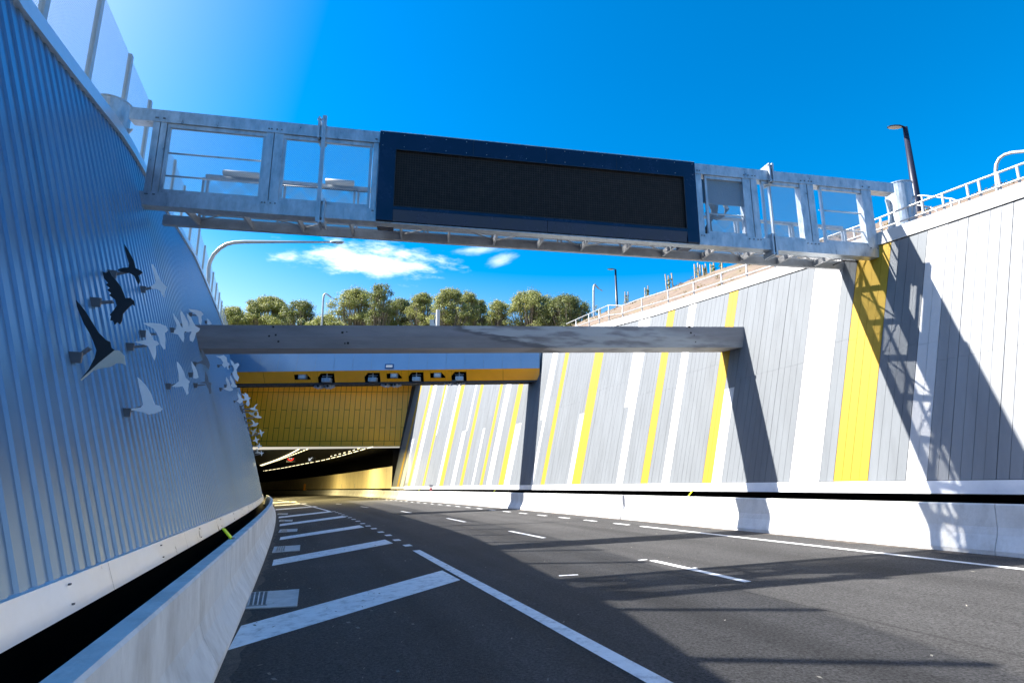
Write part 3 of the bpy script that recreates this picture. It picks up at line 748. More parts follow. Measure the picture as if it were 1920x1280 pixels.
# columns
for (x, ytop, ybot, nm) in [(219, 181, 330, 'L'), (1679, 339, 440, 'R')]:
    v = .42; P = hitplane(x, ytop+20, gb+gn*v, gn); u = float(np.dot(P-gb, gd)); zt = ZT1+(.22 if nm == 'L' else .14)
    if nm == 'L': u = min(u, uTL+.02)-.0
    c = G(u, .34, 0); r = .28
    mb = MB(); mb.tube([c+up*3.6, c+up*zt], r, 28); mb.tube([c+up*zt, c+up*(zt+.025)], r+.012, 28); col_o = mb.build('column', M['galv'], gan)
    mb = MB(); s_ = 1 if nm == 'L' else -1
    q = c+gd*(s_*r*.9); gw = .16 if nm == 'L' else -.0
    if nm == 'R': s_ = 1; q = c-gd*r*.9; qq = lambda a_, z_: q+gd*(-a_)+up*z_; P6 = [qq(-.02, ZT0), qq(.16, ZT0), qq(.10, ZT0-.35), qq(.22, ZT0-.9), qq(.24, ZT0-1.5), qq(-.02, ZT0-1.5)]
    else: P6 = [q+up*(ZT0-.0), q+gd*.12+up*ZT0, q+up*(ZT0-.22)]
    k_ = len(P6); mb.idx(P6+[p+gn*.02 for p in P6], [tuple(range(k_)), tuple(range(2*k_-1, k_-1, -1))]+[(i, (i+1) % k_, (i+1) % k_+k_, i+k_) for i in range(k_)])
    s_ = 1 if nm == 'L' else -1
    mb.build('gusset', M['galv'], gan)
    mb = MB(); mb.tube([c+gd*(-s_*r)+up*(zt-.3), c+gd*(-s_*(r+.1))+up*(zt-.3)], .07, 12); mb.build('lifting_lug', M['galv'], gan)
    ztp = (ztopR(12)+.3) if nm == 'R' else ztopL(9)+.2
    mb = MB(); mb.tube([c+up*(ztp-.1), c+up*(ztp+.05)], r+.13, 24); mb.build('base_collar', M['galv'], gan)
# message sign
sg = empty('message_sign', G((uS0+uS1)/2, .3, ZB0+.12), label='blank black LED message sign in a navy housing in the middle of the gantry', cat='sign')
def spart(name, m, fn): mb = MB(); fn(mb); return mb.build(name, m, sg)
a0, z0 = gpx(741, 282); a1, z1 = gpx(1284, 424); zt_, zb_ = gpx(741, 281)[1], gpx(741, 388)[1]
ss0, ss1 = gpx(740, 330)[0], gpx(1284, 380)[0]
print('sign', uS0, uS1, ss0, ss1, zt_, zb_, gpx(1283, 331)[1], gpx(1287, 430)[1])
ZSB, ZST = ZB0+.03, ZT1+.0
fv = -.03
def hs_(m):
    gbox(m, uS0, ss0, fv, .5, ZSB, ZST); gbox(m, ss1, uS1, fv, .5, ZSB, ZST)
    gbox(m, ss0, ss1, fv, .5, zt_, ZST)
    gbox(m, ss0, ss1, fv, .5, ZB1-.0, zb_); gbox(m, ss0, ss1, .1, .5, zb_, zt_)
spart('housing', M['navy'], hs_)
# slightly tilted lower apron, two sheets
for a, b in ((ss0+.003, (ss0+ss1)/2-.004), ((ss0+ss1)/2+.004, ss1-.003)):
    spart('lower_apron', M['navy'], lambda m: m.hexa([G(a, fv+.03, ZSB), G(b, fv+.03, ZSB), G(b, .2, ZSB), G(a, .2, ZSB), G(a, fv, ZB1-.003), G(b, fv, ZB1-.003), G(b, .2, ZB1-.003), G(a, .2, ZB1-.003)]))
for f_ in (.25, .5, .75):
    u = ss0+(ss1-ss0)*f_; spart('housing_seam', M['cable'], lambda m: gbox(m, u-.003, u+.003, fv-.0015, fv+.01, zt_+.014, ZST-.01))
def rv(m):
    for u in frange(uS0+.06, uS1-.06, .42):
        for z_ in (ZST-.05, zt_+.06): gbox(m, u-.006, u+.006, fv-.003, fv+.01, z_-.006, z_+.006)
spart('rivets', M['galvd'], rv)
mb = MB(); P = [G(ss0, .012, zb_), G(ss1, .012, zb_), G(ss1, .012, zt_), G(ss0, .012, zt_)]
quad_uv('led_screen', P, ss1-ss0, zt_-zb_, M['led'], sg)
def bez(m):
    e = .012
    gbox(m, ss0, ss1, fv-.006, .01, zt_-e, zt_-.001); gbox(m, ss0, ss1, fv-.006, .01, zb_+.001, zb_+e)
    gbox(m, ss0+.001, ss0+e, fv-.006, .01, zb_+e, zt_-e); gbox(m, ss1-e, ss1-.001, fv-.006, .01, zb_+e, zt_-e)
spart('bezel', M['cable'], bez)
spart('top_flashing', M['galv'], lambda m: gbox(m, uS0, uS1, fv+.01, .5, ZST+.001, ZST+.022))

# ================================================================== PORTAL CANOPY BEAM
aC = hw(1, 1012, 712, 30); PC = wall(1, *aC); YC = PC[1]-.1
def cpx(x, y, v=0.): return atY(x, y, YC+v)
zl_, zr_ = cpx(455, 697)[2], cpx(1010, 690)[2]
xl_, xr_ = cpx(430, 697)[0], cpx(1012, 690)[0]
csl = (zr_-zl_)/(xr_-cpx(455, 697)[0])
def CB(x, v, dz): return np.array([x, YC+v, zr_+(x-xr_)*csl+dz])
hO = cpx(1010, 690)[2]-cpx(1010, 712, .35)[2]; print('canopy', PC, YC, zr_, csl, hO)
can = empty('portal_canopy', CB((xl_+xr_)/2, .5, 0), label='blue-grey and amber canopy beam carrying cameras in front of the tunnel', cat='canopy')
xe = xl_-1.5
mb = MB(); HBl = 1.15; VB = .28
n = 18; xs = [xe+(xr_-xe)*i/n for i in range(n+1)]
for a, b in zip(xs[:-1], xs[1:]):
    g = .008; mb.face([CB(a+g, 0, 0), CB(b-g, 0, 0), CB(b-g, VB, HBl), CB(a+g, VB, HBl)])
mb.build('blue_cladding', M['blue'], can)
mb = MB(); mb.face([CB(xe, .02, -.005), CB(xr_, .02, -.005), CB(xr_, VB+.02, HBl), CB(xe, VB+.02, HBl)])
mb.face([CB(xe, VB, HBl), CB(xr_, VB, HBl), CB(xr_, 1.5, HBl), CB(xe, 1.5, HBl)]); mb.face([CB(xe, 1.5, HBl), CB(xr_, 1.5, HBl), CB(xr_, 1.4, -hO), CB(xe, 1.4, -hO)])
mb.build('rear_casing', M['galvd'], can)
mb = MB(); mb.face([CB(xr_, 0, 0), CB(xr_, 1.4, 0), CB(xr_, 1.5, HBl), CB(xr_, VB, HBl)]); mb.face([CB(xr_, 0, 0), CB(xr_, .35, -hO), CB(xr_, 1.4, -hO), CB(xr_, 1.4, 0)])
mb.face([CB(xr_, .3, -.2), CB(xr_+.5, .5, -.1), CB(xr_+.5, .5, HBl), CB(xr_, VB, HBl)])
mb.build('end_plate', M['blue'], can)
ops = [(550, 580, 'f', 700, 710), (594, 625, 'h', 700, 717), (682, 711, 'h', 699, 715), (724, 752, 'f', 698, 708), (765, 793, 'h', 698, 715), (806, 834, 'f', 696.5, 706), (846, 874, 'h', 696.5, 712)]
def OF(x, f): return CB(x, .35*f, -hO*f)                # amber face, f 0 top .. 1 bottom
mb = MB(); cut = [xe]
rows_ = []
for x0, x1, k, y0, y1 in ops: rows_.append((cpx(x0, 703)[0], cpx(x1, 703)[0], k))
x = xe
for a, b, k in rows_+[(xr_, xr_, None)]:
    ncol = max(1, int((a-x)/1.6)); 
    for i in range(ncol):
        p, q = x+(a-x)*i/ncol+.006, x+(a-x)*(i+1)/ncol-.006; mb.face([OF(p, 0), OF(q, 0), OF(q, 1), OF(p, 1)])
    if k:
        f0, f1 = (.28, .72) if k == 'f' else (.22, 1.)
        mb.face([OF(a, 0), OF(b, 0), OF(b, f0), OF(a, f0)])
        if f1 < 1: mb.face([OF(a, f1), OF(b, f1), OF(b, 1), OF(a, 1)])
        c = .18; mb.face([OF(a, f0), OF(a+c, f0), OF(a, .55)]) if k == 'h' else mb.face([OF(b-c, f0), OF(b, f0), OF(b, .6)])
    x = b
mb.build('amber_soffit', M['amber'], can)
mb = MB(); mb.face([CB(xe, .6, .1), CB(xr_, .6, .1), CB(xr_, .75, -hO), CB(xe, .75, -hO)]); mb.face([CB(xe, .02, -.01), CB(xr_, .02, -.01), CB(xr_, .6, .0), CB(xe, .6, .0)])
mb.build('dark_interior', M['void'], can)  # near-black sheets painted for the shade inside the beam
mb = MB()
for i in range(70):
    x = xe+(xr_-xe)*i/70; mb.bar(CB(x, .38, -hO-.06), CB(x+.25, .9, -hO-.06), .05, .08)
mb.bar(CB(xe, .40, -hO-.05), CB(xr_, .40, -hO-.05), .06, .10); mb.bar(CB(xe, 1.0, -hO-.08), CB(xr_, 1.0, -hO-.08), .08, .12)
mb.build('underside_grid', M['grate'], can)
mb = MB(); p0 = cpx(722, 682); p1 = cpx(738, 691)
mb.box(CB(p0[0], -.04, p1[2]-CB(p0[0], 0, 0)[2]), (p1[0]-p0[0], 0, 0), (0, .03, 0), (0, .04, p0[2]-p1[2])); mb.build('hatch_frame', mat('deep_blue_frame', (.01, .09, .25), .4, noise=.05), can)
mb = MB(); e = .06; mb.box(CB(p0[0]+e, -.055, p1[2]-CB(p0[0], 0, 0)[2]+e), (p1[0]-p0[0]-2*e, 0, 0), (0, .02, 0), (0, .04, p0[2]-p1[2]-2*e)); mb.build('hatch_panel', M['lampw'], can)
# equipment hung from the canopy
names = ['leftmost grey box set inside the amber canopy beam', 'leftmost grey scanner box hanging in an opening of the amber beam', 'grey scanner box hanging left of the blue-framed hatch', 'grey box set inside the beam just below the blue-framed hatch', 'grey scanner box hanging right of the blue-framed hatch', 'rightmost grey box set inside the amber canopy beam', 'rightmost grey scanner box hanging in an opening of the amber beam']
for (a, b, k), lab in zip(rows_, names):
    m_ = (a+b)/2; w_ = (b-a)
    if k == 'f':
        r_ = empty('sensor_box', CB(m_, .2, -.3), label=lab, cat='sensor', group='sensor boxes on the canopy'); mb = MB(); mb.box(CB(m_-w_*.25, .12, -hO*.66), (w_*.45, 0, 0), (0, .3, 0), (0, 0, hO*.38)); mb.build('case', M['galv'], r_)
        mb = MB(); mb.box(CB(m_-w_*.17, .10, -hO*.58), (w_*.30, 0, 0), (0, .018, 0), (0, 0, hO*.22)); mb.build('label_plate', M['lampw'], r_)
    else:
        r_ = empty('sensor_box', CB(m_, .3, -hO), label=lab, cat='sensor', group='sensor boxes on the canopy'); mb = MB(); mb.box(CB(m_-w_*.22, .05, -hO*.98), (w_*.52, 0, 0), (0, .35, 0), (0, .0, hO*.36)); mb.build('case', M['galv'], r_)
        mb = MB(); mb.tube([CB(m_, .3, -hO*.62), CB(m_, .3, -.02)], .03, 8); mb.tube([CB(m_-w_*.3, .35, -hO*.4), CB(m_+w_*.3, .35, -hO*.4)], .025, 8); mb.build('hanger', M['galv'], r_)
cams = [(599, 724, 'left camera of the leftmost pair below the canopy beam'), (617, 724, 'right camera of the leftmost pair below the canopy beam'), (725, 721, 'left camera of the middle pair below the canopy beam'), (742, 721, 'right camera of the middle pair below the canopy beam'), (843.5, 717.5, 'left camera of the rightmost pair below the canopy beam'), (861, 717.5, 'right camera of the rightmost pair below the canopy beam')]
for x, y, lab in cams:
    c = cpx(x, y, .7); r_ = empty('traffic_camera', c, label=lab, cat='camera', group='cameras below the canopy')
    mb = MB(); mb.box(c-np.array([.10, .2, .09]), (.20, 0, 0), (0, .4, 0), (0, 0, .16)); mb.build('body', M['galvd'], r_)
    mb = MB(); mb.tube([c+np.array([0, -.2, -.01]), c+np.array([0, -.26, -.01])], .06, 12); mb.build('lens', M['cable'], r_)
    mb = MB(); 
    mb.bar(c+np.array([-.11, 0, .10]), c+np.array([-.19, 0, -.11]), .03, .3); mb.bar(c+np.array([.11, 0, .10]), c+np.array([.19, 0, -.11]), .03, .3); mb.bar(c+np.array([-.2, 0, .115]), c+np.array([.2, 0, .115]), .3, .02); mb.bar(c+np.array([0, .1, .12]), c+np.array([0, .1, .35]), .04, .04)
    mb.build('cradle', M['galv'], r_)

# ================================================================== TUNNEL PORTAL
aF = hw(1, 750, 836, 55); PF = wall(1, *aF); YF = PF[1]
def fpx(x, y): return atY(x, y, YF)
zrow = [fpx(700, y)[2] for y in (836.5, 826, 801, 767, 733, 712)]; zrow[-1] = 9.2
print('face', PF, zrow, aF)
por = empty('tunnel_portal', (PF[0]-7, YF, zrow[0]), label='tunnel mouth under a glossy amber facade of staggered narrow panels', cat='tunnel')
xr0, xr1 = PF[0], wall(1, aF[0], aF[1]+8)[0]+1.
fw = .575; x = PF[0]-19
fs = -.02                                               # slope of the rows
mb = MB(); g = .022; i = 0; rnd = random.Random(9)
def FP(x, z, v=0.): return np.array([x, YF+v+(z-zrow[0])*.10, z+(x-PF[0])*.004])
while x < xr1+1:
    zs = [zrow[1], zrow[2], zrow[4], zrow[5]] if i % 2 else [zrow[1], zrow[3], zrow[4], zrow[5]]
    if i % 2 == 0: mb.face([FP(x+g, zrow[0]+.1), FP(x+2*fw-g, zrow[0]+.1), FP(x+2*fw-g, zrow[1]-g), FP(x+g, zrow[1]-g)])
    for z0, z1 in zip(zs[:-1], zs[1:]):
        tl_ = rnd.uniform(-.006, .006); tb_ = rnd.uniform(-.004, .004)
        mb.face([FP(x+g, z0+g, tl_), FP(x+fw-g, z0+g, tb_), FP(x+fw-g, z1-g, -tl_), FP(x+g, z1-g, tb_)])
    x += fw; i += 1
mb.build('amber_facade', M['facade'], por)
mb = MB(); mb.face([FP(PF[0]-20, zrow[0], .05), FP(xr1+2, zrow[0], .05), FP(xr1+2, 9.4, .05), FP(PF[0]-20, 9.4, .05)]); mb.build('facade_backing', mat('facade_joint', (.10, .04, .0), .8, noise=.1), por)
mb = MB(); mb.box(FP(PF[0]-20, zrow[0], -.03), (21.5, 0, .086), (0, .5, 0), (0, 0, .09)); mb.build('lower_edge_trim', M['facade'], por)
# projecting roof slab above the mouth
aS0, aS1 = hw(1, 787, 735, 50), hw(1, 757, 912, 50); pS0, pS1 = wall(1, *aS0), wall(1, *aS1); print('slab', aS0, aS1, pS0, pS1)
Yf = pS0[1]+.3
mb = MB(); mb.box((PF[0]-22, Yf, zrow[4]+.75), (26, 0, 0), (0, YF-Yf+.5, 0), (0, 0, .9)); mb.build('roof_slab', M['galvd'], por)
# interior
HC = 5.15
ti = frange(aF[0]+.1, 196, 4.)
mb = MB()
for a, b in zip(ti[:-1], ti[1:]):
    def CR(T, l, h): P = LP(T, l, h); return P
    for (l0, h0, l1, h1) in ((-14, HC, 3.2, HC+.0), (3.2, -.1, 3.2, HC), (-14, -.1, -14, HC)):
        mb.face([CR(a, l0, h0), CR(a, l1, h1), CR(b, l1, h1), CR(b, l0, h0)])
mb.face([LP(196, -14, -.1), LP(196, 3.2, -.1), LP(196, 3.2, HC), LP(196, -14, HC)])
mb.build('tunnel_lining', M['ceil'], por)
aT = hitS(738, 917, lambda T, h: S(T, .6, h), 55, 1.); aT2 = hitS(738, 873, lambda T, h: S(T, .6, h), 55, 3.)
print('tunnel panel', aT, aT2)
TP = aF[0]-.2; mb = MB(); T = TP; hp0, hp1 = .98, aT2[1]
while T < 190:
    b = min(T+2.4, 190); g = .012
    mb.face([S(T+g, .6, hp0), S(T+g, .6, hp1), S(b-g, .6, hp1), S(b-g, .6, hp0)]); T = b
mb.build('cream_lining', M['tunnelwall'], por)
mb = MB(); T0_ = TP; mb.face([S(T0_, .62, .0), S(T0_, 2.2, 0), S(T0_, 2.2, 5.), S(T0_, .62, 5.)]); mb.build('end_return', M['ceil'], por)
mb = MB()
for x in (430, 520, 545, 585, 603, 622, 640, 665, 693):  # little cable hooks along the lining
    a = hitS(x, 914, lambda T, h: S(T, .58, h), 80, 1.); mb.box(S(a[0], .56, 1.1), (.08, 0, 0), (0, .05, 0), (0, 0, .55))
mb.build('wall_brackets', M['galvd'], por)
# tunnel luminaires
lampm = emit('tunnel_lamp', (1., .86, .5), 1.0)
def cpt(x, y, h): return road(x, y, h)
def light_line(px, w_, seg, gap, name='light_strip', h=HC-.15):
    w_ *= .4
    P = [cpt(*p, h) for p in px]; L_ = [0]
    for a, b in zip(P[:-1], P[1:]): L_.append(L_[-1]+np.linalg.norm(b-a))
    def at(s):
        i = max(0, min(len(P)-2, int(np.searchsorted(L_, s))-1)); f = (s-L_[i])/(L_[i+1]-L_[i]); return P[i]+(P[i+1]-P[i])*f
    s = 0; mb = MB()
    while s < L_[-1]-.2:
        e = min(s+seg, L_[-1]); a, b = at(s), at(e); mb = MB(); mb.bar(a, b, w_, .06); mb.build(name, lampm, por); s = e+gap
light_line([(560, 842), (543, 851), (520, 861), (503, 867), (488, 872)], .30, 2.5, .25)
light_line([(577, 841.5), (560, 848), (543, 854.5), (520, 863), (490, 873)], .18, .8, .9)
light_line([(699, 837), (671, 845), (640, 854), (605, 862.5), (571, 869), (530, 877), (494, 882.5)], .10, 2.2, 1.0)
light_line([(674, 840), (655, 846), (620, 855)], .10, .9, 1.4)
for (x, y, P_) in [(540, 853, 620), (515, 864, 620), (500, 869, 620), (640, 855, 560), (560, 871, 520), (690, 842, 420)]:
    p = cpt(x, y, HC-.35); ld = bpy.data.lights.new('tunnel_lamp', 'AREA'); ld.shape = 'DISK'; ld.size = 1.2; ld.energy = P_*.75; ld.color = (1, .80, .36)
    lo = bpy.data.objects.new('tunnel_lamp', ld); COL.objects.link(lo); lo.location = p
# lane signs in the tunnel
Ys = 70
def ring(c, r0, r1, mb, n=28):
    for k in range(n):
        a, b = 2*PI*k/n, 2*PI*(k+1)/n; q = lambda r, t: c+np.array([r*math.cos(t), 0, r*math.sin(t)])
        mb.face([q(r0, a), q(r1, a), q(r1, b), q(r0, b)]); mb.face([q(r0, a)+[0, .04, 0], q(r0, b)+[0, .04, 0], q(r1, b)+[0, .04, 0], q(r1, a)+[0, .04, 0]])
c = atY(545, 857.5, Ys); sgn = empty('speed_sign', c, label='round lit speed limit sign with a red ring and 80 inside the tunnel', cat='sign')
mb = MB(); mb.box(c+np.array([-.55, .06, -.55]), (1.1, 0, 0), (0, .15, 0), (0, 0, 1.1)); mb.build('case', M['cable'], sgn)
mb = MB(); ring(c, .32, .42, mb); mb.build('red_ring', emit('red_led', (1, .03, .02), .6), sgn)
cu = bpy.data.curves.new('digits', 'FONT'); cu.body = '80'; cu.size = .48; cu.align_x = 'CENTER'; cu.align_y = 'CENTER'; cu.extrude = .01
to = bpy.data.objects.new('digits', cu); COL.objects.link(to); to.rotation_euler = (R(90), 0, 0); bpy.context.view_layer.update(); me_ = bpy.data.meshes.new_from_object(to.evaluated_get(bpy.context.evaluated_depsgraph_get())); bpy.data.objects.remove(to); to = bpy.data.objects.new('digits', me_); COL.objects.link(to); to.parent = sgn; to.rotation_euler = (R(90), 0, 0); to.location = (0, -.02, 0); me_.materials.clear(); me_.materials.append(emit('white_led', (1, .98, .9), .6))
c = atY(584, 858.5, Ys); ar = empty('lane_signal', c, label='lit white lane arrow pointing down left inside the tunnel', cat='signal')
mb = MB(); mb.box(c+np.array([-.5, .06, -.5]), (1., 0, 0), (0, .15, 0), (0, 0, 1.)); mb.build('case', M['cable'], ar)
mb = MB(); a = c+np.array([.3, 0, .3]); b = c+np.array([-.26, 0, -.26]); mb.bar(a, b, .02, .09, up=(0, 1, 0)); mb.bar(b+[-.04, 0, -.04], b+[-.04, 0, .26], .02, .08, up=(0, 1, 0)); mb.bar(b+[-.04, 0, -.04], b+[.26, 0, -.04], .02, .08, up=(0, 1, 0))
mb.build('arrow', emit('arrow_led', (.9, .95, 1), .5), ar)
# emergency cabinet
a = hitS(570, 914, lambda T, h: S(T, .35, h), 80, 1.); cb = empty('emergency_cabinet', S(a[0], .3, .85), label='slim amber emergency cabinet standing by the lit tunnel lining', cat='cabinet')
p = S(a[0], .25, .83); mb = MB(); mb.box(p, (.55, 0, 0), (0, .35, 0), (0, 0, 1.25)); mb.build('body', M['amber'], cb); mb = MB(); mb.box(p+[.62, 0, .2], (.28, 0, 0), (0, .3, 0), (0, 0, 1.5)); mb.build('side_panel', M['galvd'], cb)
mb = MB(); mb.box(p+[.08, -.02, .7], (.1, 0, 0), (0, .018, 0), (0, 0, .2)); mb.build('handle', M['screw'], cb)
# small unidentified red and white item on the right barrier near the mouth
a = hitS(808, 916, lambda T, h: S(T, .3, h), 42, .8); p = S(a[0], .3, .82)
hz = empty('barrier_device', p, label='small white and red device standing on the far barrier', cat='lamp')
mb = MB(); mb.tube([p, p+up*.18], .09, 12); mb.tube([p+up*.18, p+up*.24], [.09, .03], 12); mb.build('red_base', mat('faded_red', (.35, .06, .08), .6, noise=.1), hz, smooth=False)
mb = MB(); mb.box(p+[-.14, -.03, .25], (.30, 0, 0), (0, .05, 0), (0, 0, .22)); mb.build('white_board', M['white'], hz)

# ================================================================== LAND
crest_px = [(1090, 607), (1170, 572), (1240, 548), (1300, 522), (1360, 501), (1420, 484), (1530, 452), (1640, 419), (1764, 386), (1843, 362), (1920, 338)]
cz = []
for x, y in crest_px:
    a = hitS(x, y, lambda T, h: S(T, 9., h), 20, 6.); P = S(a[0], 9., a[1]); cz.append((a[0], P[2]))
cz.sort(); print('crest', [(round(float(a), 1), round(float(b), 2)) for a, b in cz])
cT = [-40]+[c_[0] for c_ in cz]+[75, 200]; cZ = [cz[0][1]-.1]+[c_[1] for c_ in cz]+[8.9, 9.0]
def hill(T, l):
    bt = htop(T); inner = OFF[1]+KK[1]*bt+.3; z0 = ztopR(T)+.12; z1 = float(np.interp(T, cT, cZ))
    if l <= inner: return z0
    if l <= 9: f = (l-inner)/(9-inner); return z0+(z1-z0)*(f**.85)+.05*math.sin(T*2.1+l*3)*math.sin(PI*f)
    return z1+min(1.2, (l-9)*.0)
mb = MB(); tl2 = frange(-30, 66, .8); rnd = random.Random(2)
ls = [0, .5, 1.2, 2, 3, 4, 5, 6, 6.6, 12, 30, 400]
grid = []
for T in tl2:
    inner = OFF[1]+KK[1]*htop(T)+.3; row = []
    for k, l in enumerate(ls):
        ll = inner+(9-inner)*l/6.6 if l <= 6.6 else l; b, t, n = edge(T); q = b+n*ll
        z = hill(T, ll)+(rnd.uniform(-.05, .05) if 1 < l < 6.6 else 0)
        row.append((q[0], q[1], z))
    grid.append(row)
nl = len(ls)
mb.idx([p for r_ in grid for p in r_], [(i*nl+j, i*nl+j+1, (i+1)*nl+j+1, (i+1)*nl+j) for i in range(len(tl2)-1) for j in range(nl-1)])
tag(mb.build('hillside', M['soil'], smooth=True), kind='structure')
mb = MB()
for a, b in zip(tl2[:-1], tl2[1:]):
    def LL(T, l, z): bb, t, n = edge(T); q = bb+n*(-W-l); return (q[0], q[1], z)
    ia, ib = OFF[-1]+KK[-1]*htopL(a)+.3, OFF[-1]+KK[-1]*htopL(b)+.3
    mb.face([LL(a, ia, ztopL(a)+.1), LL(b, ib, ztopL(b)+.1), LL(b, 40, ztopL(b)+.3), LL(a, 40, ztopL(a)+.3)]); mb.face([LL(a, 40, ztopL(a)+.3), LL(b, 40, ztopL(b)+.3), LL(b, 400, ztopL(b)+.3), LL(a, 400, ztopL(a)+.3)])
tag(mb.build('ground', M['grass']), kind='structure')
mb = MB(); mb.box((-900, YF+.6, 8.3), (1800, 0, 0), (0, 2200, 0), (0, 0, .55)); tag(mb.build('far_ground', M['grass']), kind='structure')
# ------------------------------------------------------------------ drain pits in the shoulder
for q, lab in [([(452, 1142), (458, 1112), (561, 1105), (557, 1137)], 'nearest and largest concrete drain pit with a grate beside the shaded barrier'), ([(510, 1036), (514, 1025), (563, 1022), (562, 1032)], 'second nearest concrete drain pit beside the shaded barrier'),
               ([(522, 998), (525, 992.5), (558, 991), (557, 996)], 'third nearest concrete drain pit beside the shaded barrier'), ([(523, 977.5), (524, 974.5), (549, 974), (548, 977)], 'fourth nearest concrete drain pit beside the shaded barrier'), ([(520, 964.5), (521, 962.5), (540, 962), (539, 964)], 'farthest small concrete drain pit beside the shaded barrier')]:
    P = [RP(*p, .012) for p in q]; r_ = empty('drain_pit', sum(P)/4, label=lab, cat='drain', group='drain pits beside the shaded barrier')
    mb = MB(); d_ = np.array([0, 0, .05]); mb.hexa([p-d_ for p in P]+P) ; mb.build('concrete_lid', M['pit'], r_)
    L_ = lambda s, t: (P[0]*(1-s)+P[3]*s)*(1-t)+(P[1]*(1-s)+P[2]*s)*t
    mb = MB(); e3 = np.array([0, 0, .004]); mb.face([L_(.12, .1)+e3, L_(.44, .1)+e3, L_(.44, .92)+e3, L_(.12, .92)+e3]); mb.build('grate_shade_sheet', M['void'], r_)  # flat black sheet on the lid, painted shade below the grate
    mb = MB()
    for k in range(5): s_ = .12+.32*k/4; mb.bar(L_(s_, .1)+e3*2, L_(s_, .92)+e3*2, .018, .012, mi=0)
    for k in range(13): t_ = .1+.82*k/12; mb.bar(L_(.12, t_)+e3*2, L_(.44, t_)+e3*2, .007, .01)
    mb.build('grate', M['galvd'], r_)

# ================================================================== RIGHT HANDRAILS
hr = empty('handrail', wall(1, 20, htop(20)), label='long galvanised handrail climbing along the top of the striped wall', cat='handrail')
def cpz(x, y, back=.45, T0=15): a = hw(1, x, y, T0, -back); return wall(1, a[0], a[1], -back), a[0]
rail_px = [(1062, 607), (1141, 572), (1167, 573), (1203, 559.5), (1252, 545), (1300, 529.5), (1352, 512), (1399, 496.5), (1451, 480), (1530, 452), (1620, 420), (1701, 388), (1812, 346), (1920, 306), (2060, 255)]
RPp = [cpz(x, y, .45, 28 if x < 1200 else 12) for x, y in rail_px]; 
mb = MB(); mb.tube([p for p, t in RPp], .024, 8); mb.build('top_rail', M['rail'], hr, smooth=True)
mb = MB(); pts = []
for p, T in RPp:
    g_ = wall(1, T, htop(T)+.3, -.45); pts.append(p*.5+g_*.5 if p[2]-g_[2] > .3 else p-up*.3)
mb.tube(pts, .02, 8); mb.build('mid_rail', M['rail'], hr, smooth=True)
for x in (1080, 1104, 1123, 1141, 1167, 1203, 1252, 1300, 1352, 1399, 1451, 1500, 1552, 1600, 1650, 1701, 1728, 1766, 1812, 1834, 1870, 1906, 1950):
    y = np.interp(x, [p[0] for p in rail_px], [p[1] for p in rail_px]); p, T = cpz(x, y, .45, 28 if x < 1200 else 12); mb = MB(); zb = ztopR(T)+.05
    mb.tube([np.array([p[0], p[1], zb]), p], .024, 8); mb.build('post', M['rail'], hr, smooth=True)
hp = empty('stair_hoop_rail', cpz(1750, 380, 1.1)[0], label='low looped handrail beside the right gantry column', cat='handrail')
for px in ([(1693, 396), (1703, 380), (1714, 368), (1728, 366.5), (1760, 370), (1785, 373), (1798, 378), (1803, 390), (1804, 400)], [(1703, 425), (1714, 410), (1724, 402), (1740, 403), (1757, 406), (1766, 412)], [(1701, 387), (1716, 384), (1742, 388), (1756, 395), (1763, 410)]):
    mb = MB(); mb.tube([cpz(x, y, 1.0)[0] for x, y in px], .018, 8); mb.build('hoop', M['rail'], hp, smooth=True)
for x, y in ((1728, 367), (1742, 388), (1782, 373)):
    p, T = cpz(x, y, 1.0); mb = MB(); mb.tube([np.array([p[0], p[1], ztopR(T)-.1]), p], .02, 8); mb.build('post', M['rail'], hp, smooth=True)
# arched pipe at the right edge of the view
ap = empty('arched_pipe', cpz(1869, 330, 1.6)[0], label='thin arched galvanised pipe rising above the handrail at the right', cat='pipe')
mb = MB(); mb.tube([cpz(x, y, 1.4)[0] for x, y in [(1871, 375), (1869, 345), (1867, 320), (1868, 308), (1874, 297), (1884, 290), (1898, 286), (1925, 283.5), (1960, 284)]], .032, 10); mb.build('pipe', M['rail'], ap, smooth=True)
mb = MB(); b_ = cpz(1871, 372, 1.4)[0]; mb.box(b_-[.08, .08, .4], (.16, 0, 0), (0, .16, 0), (0, 0, .05)); mb.build('foot_plate', M['galvd'], ap)

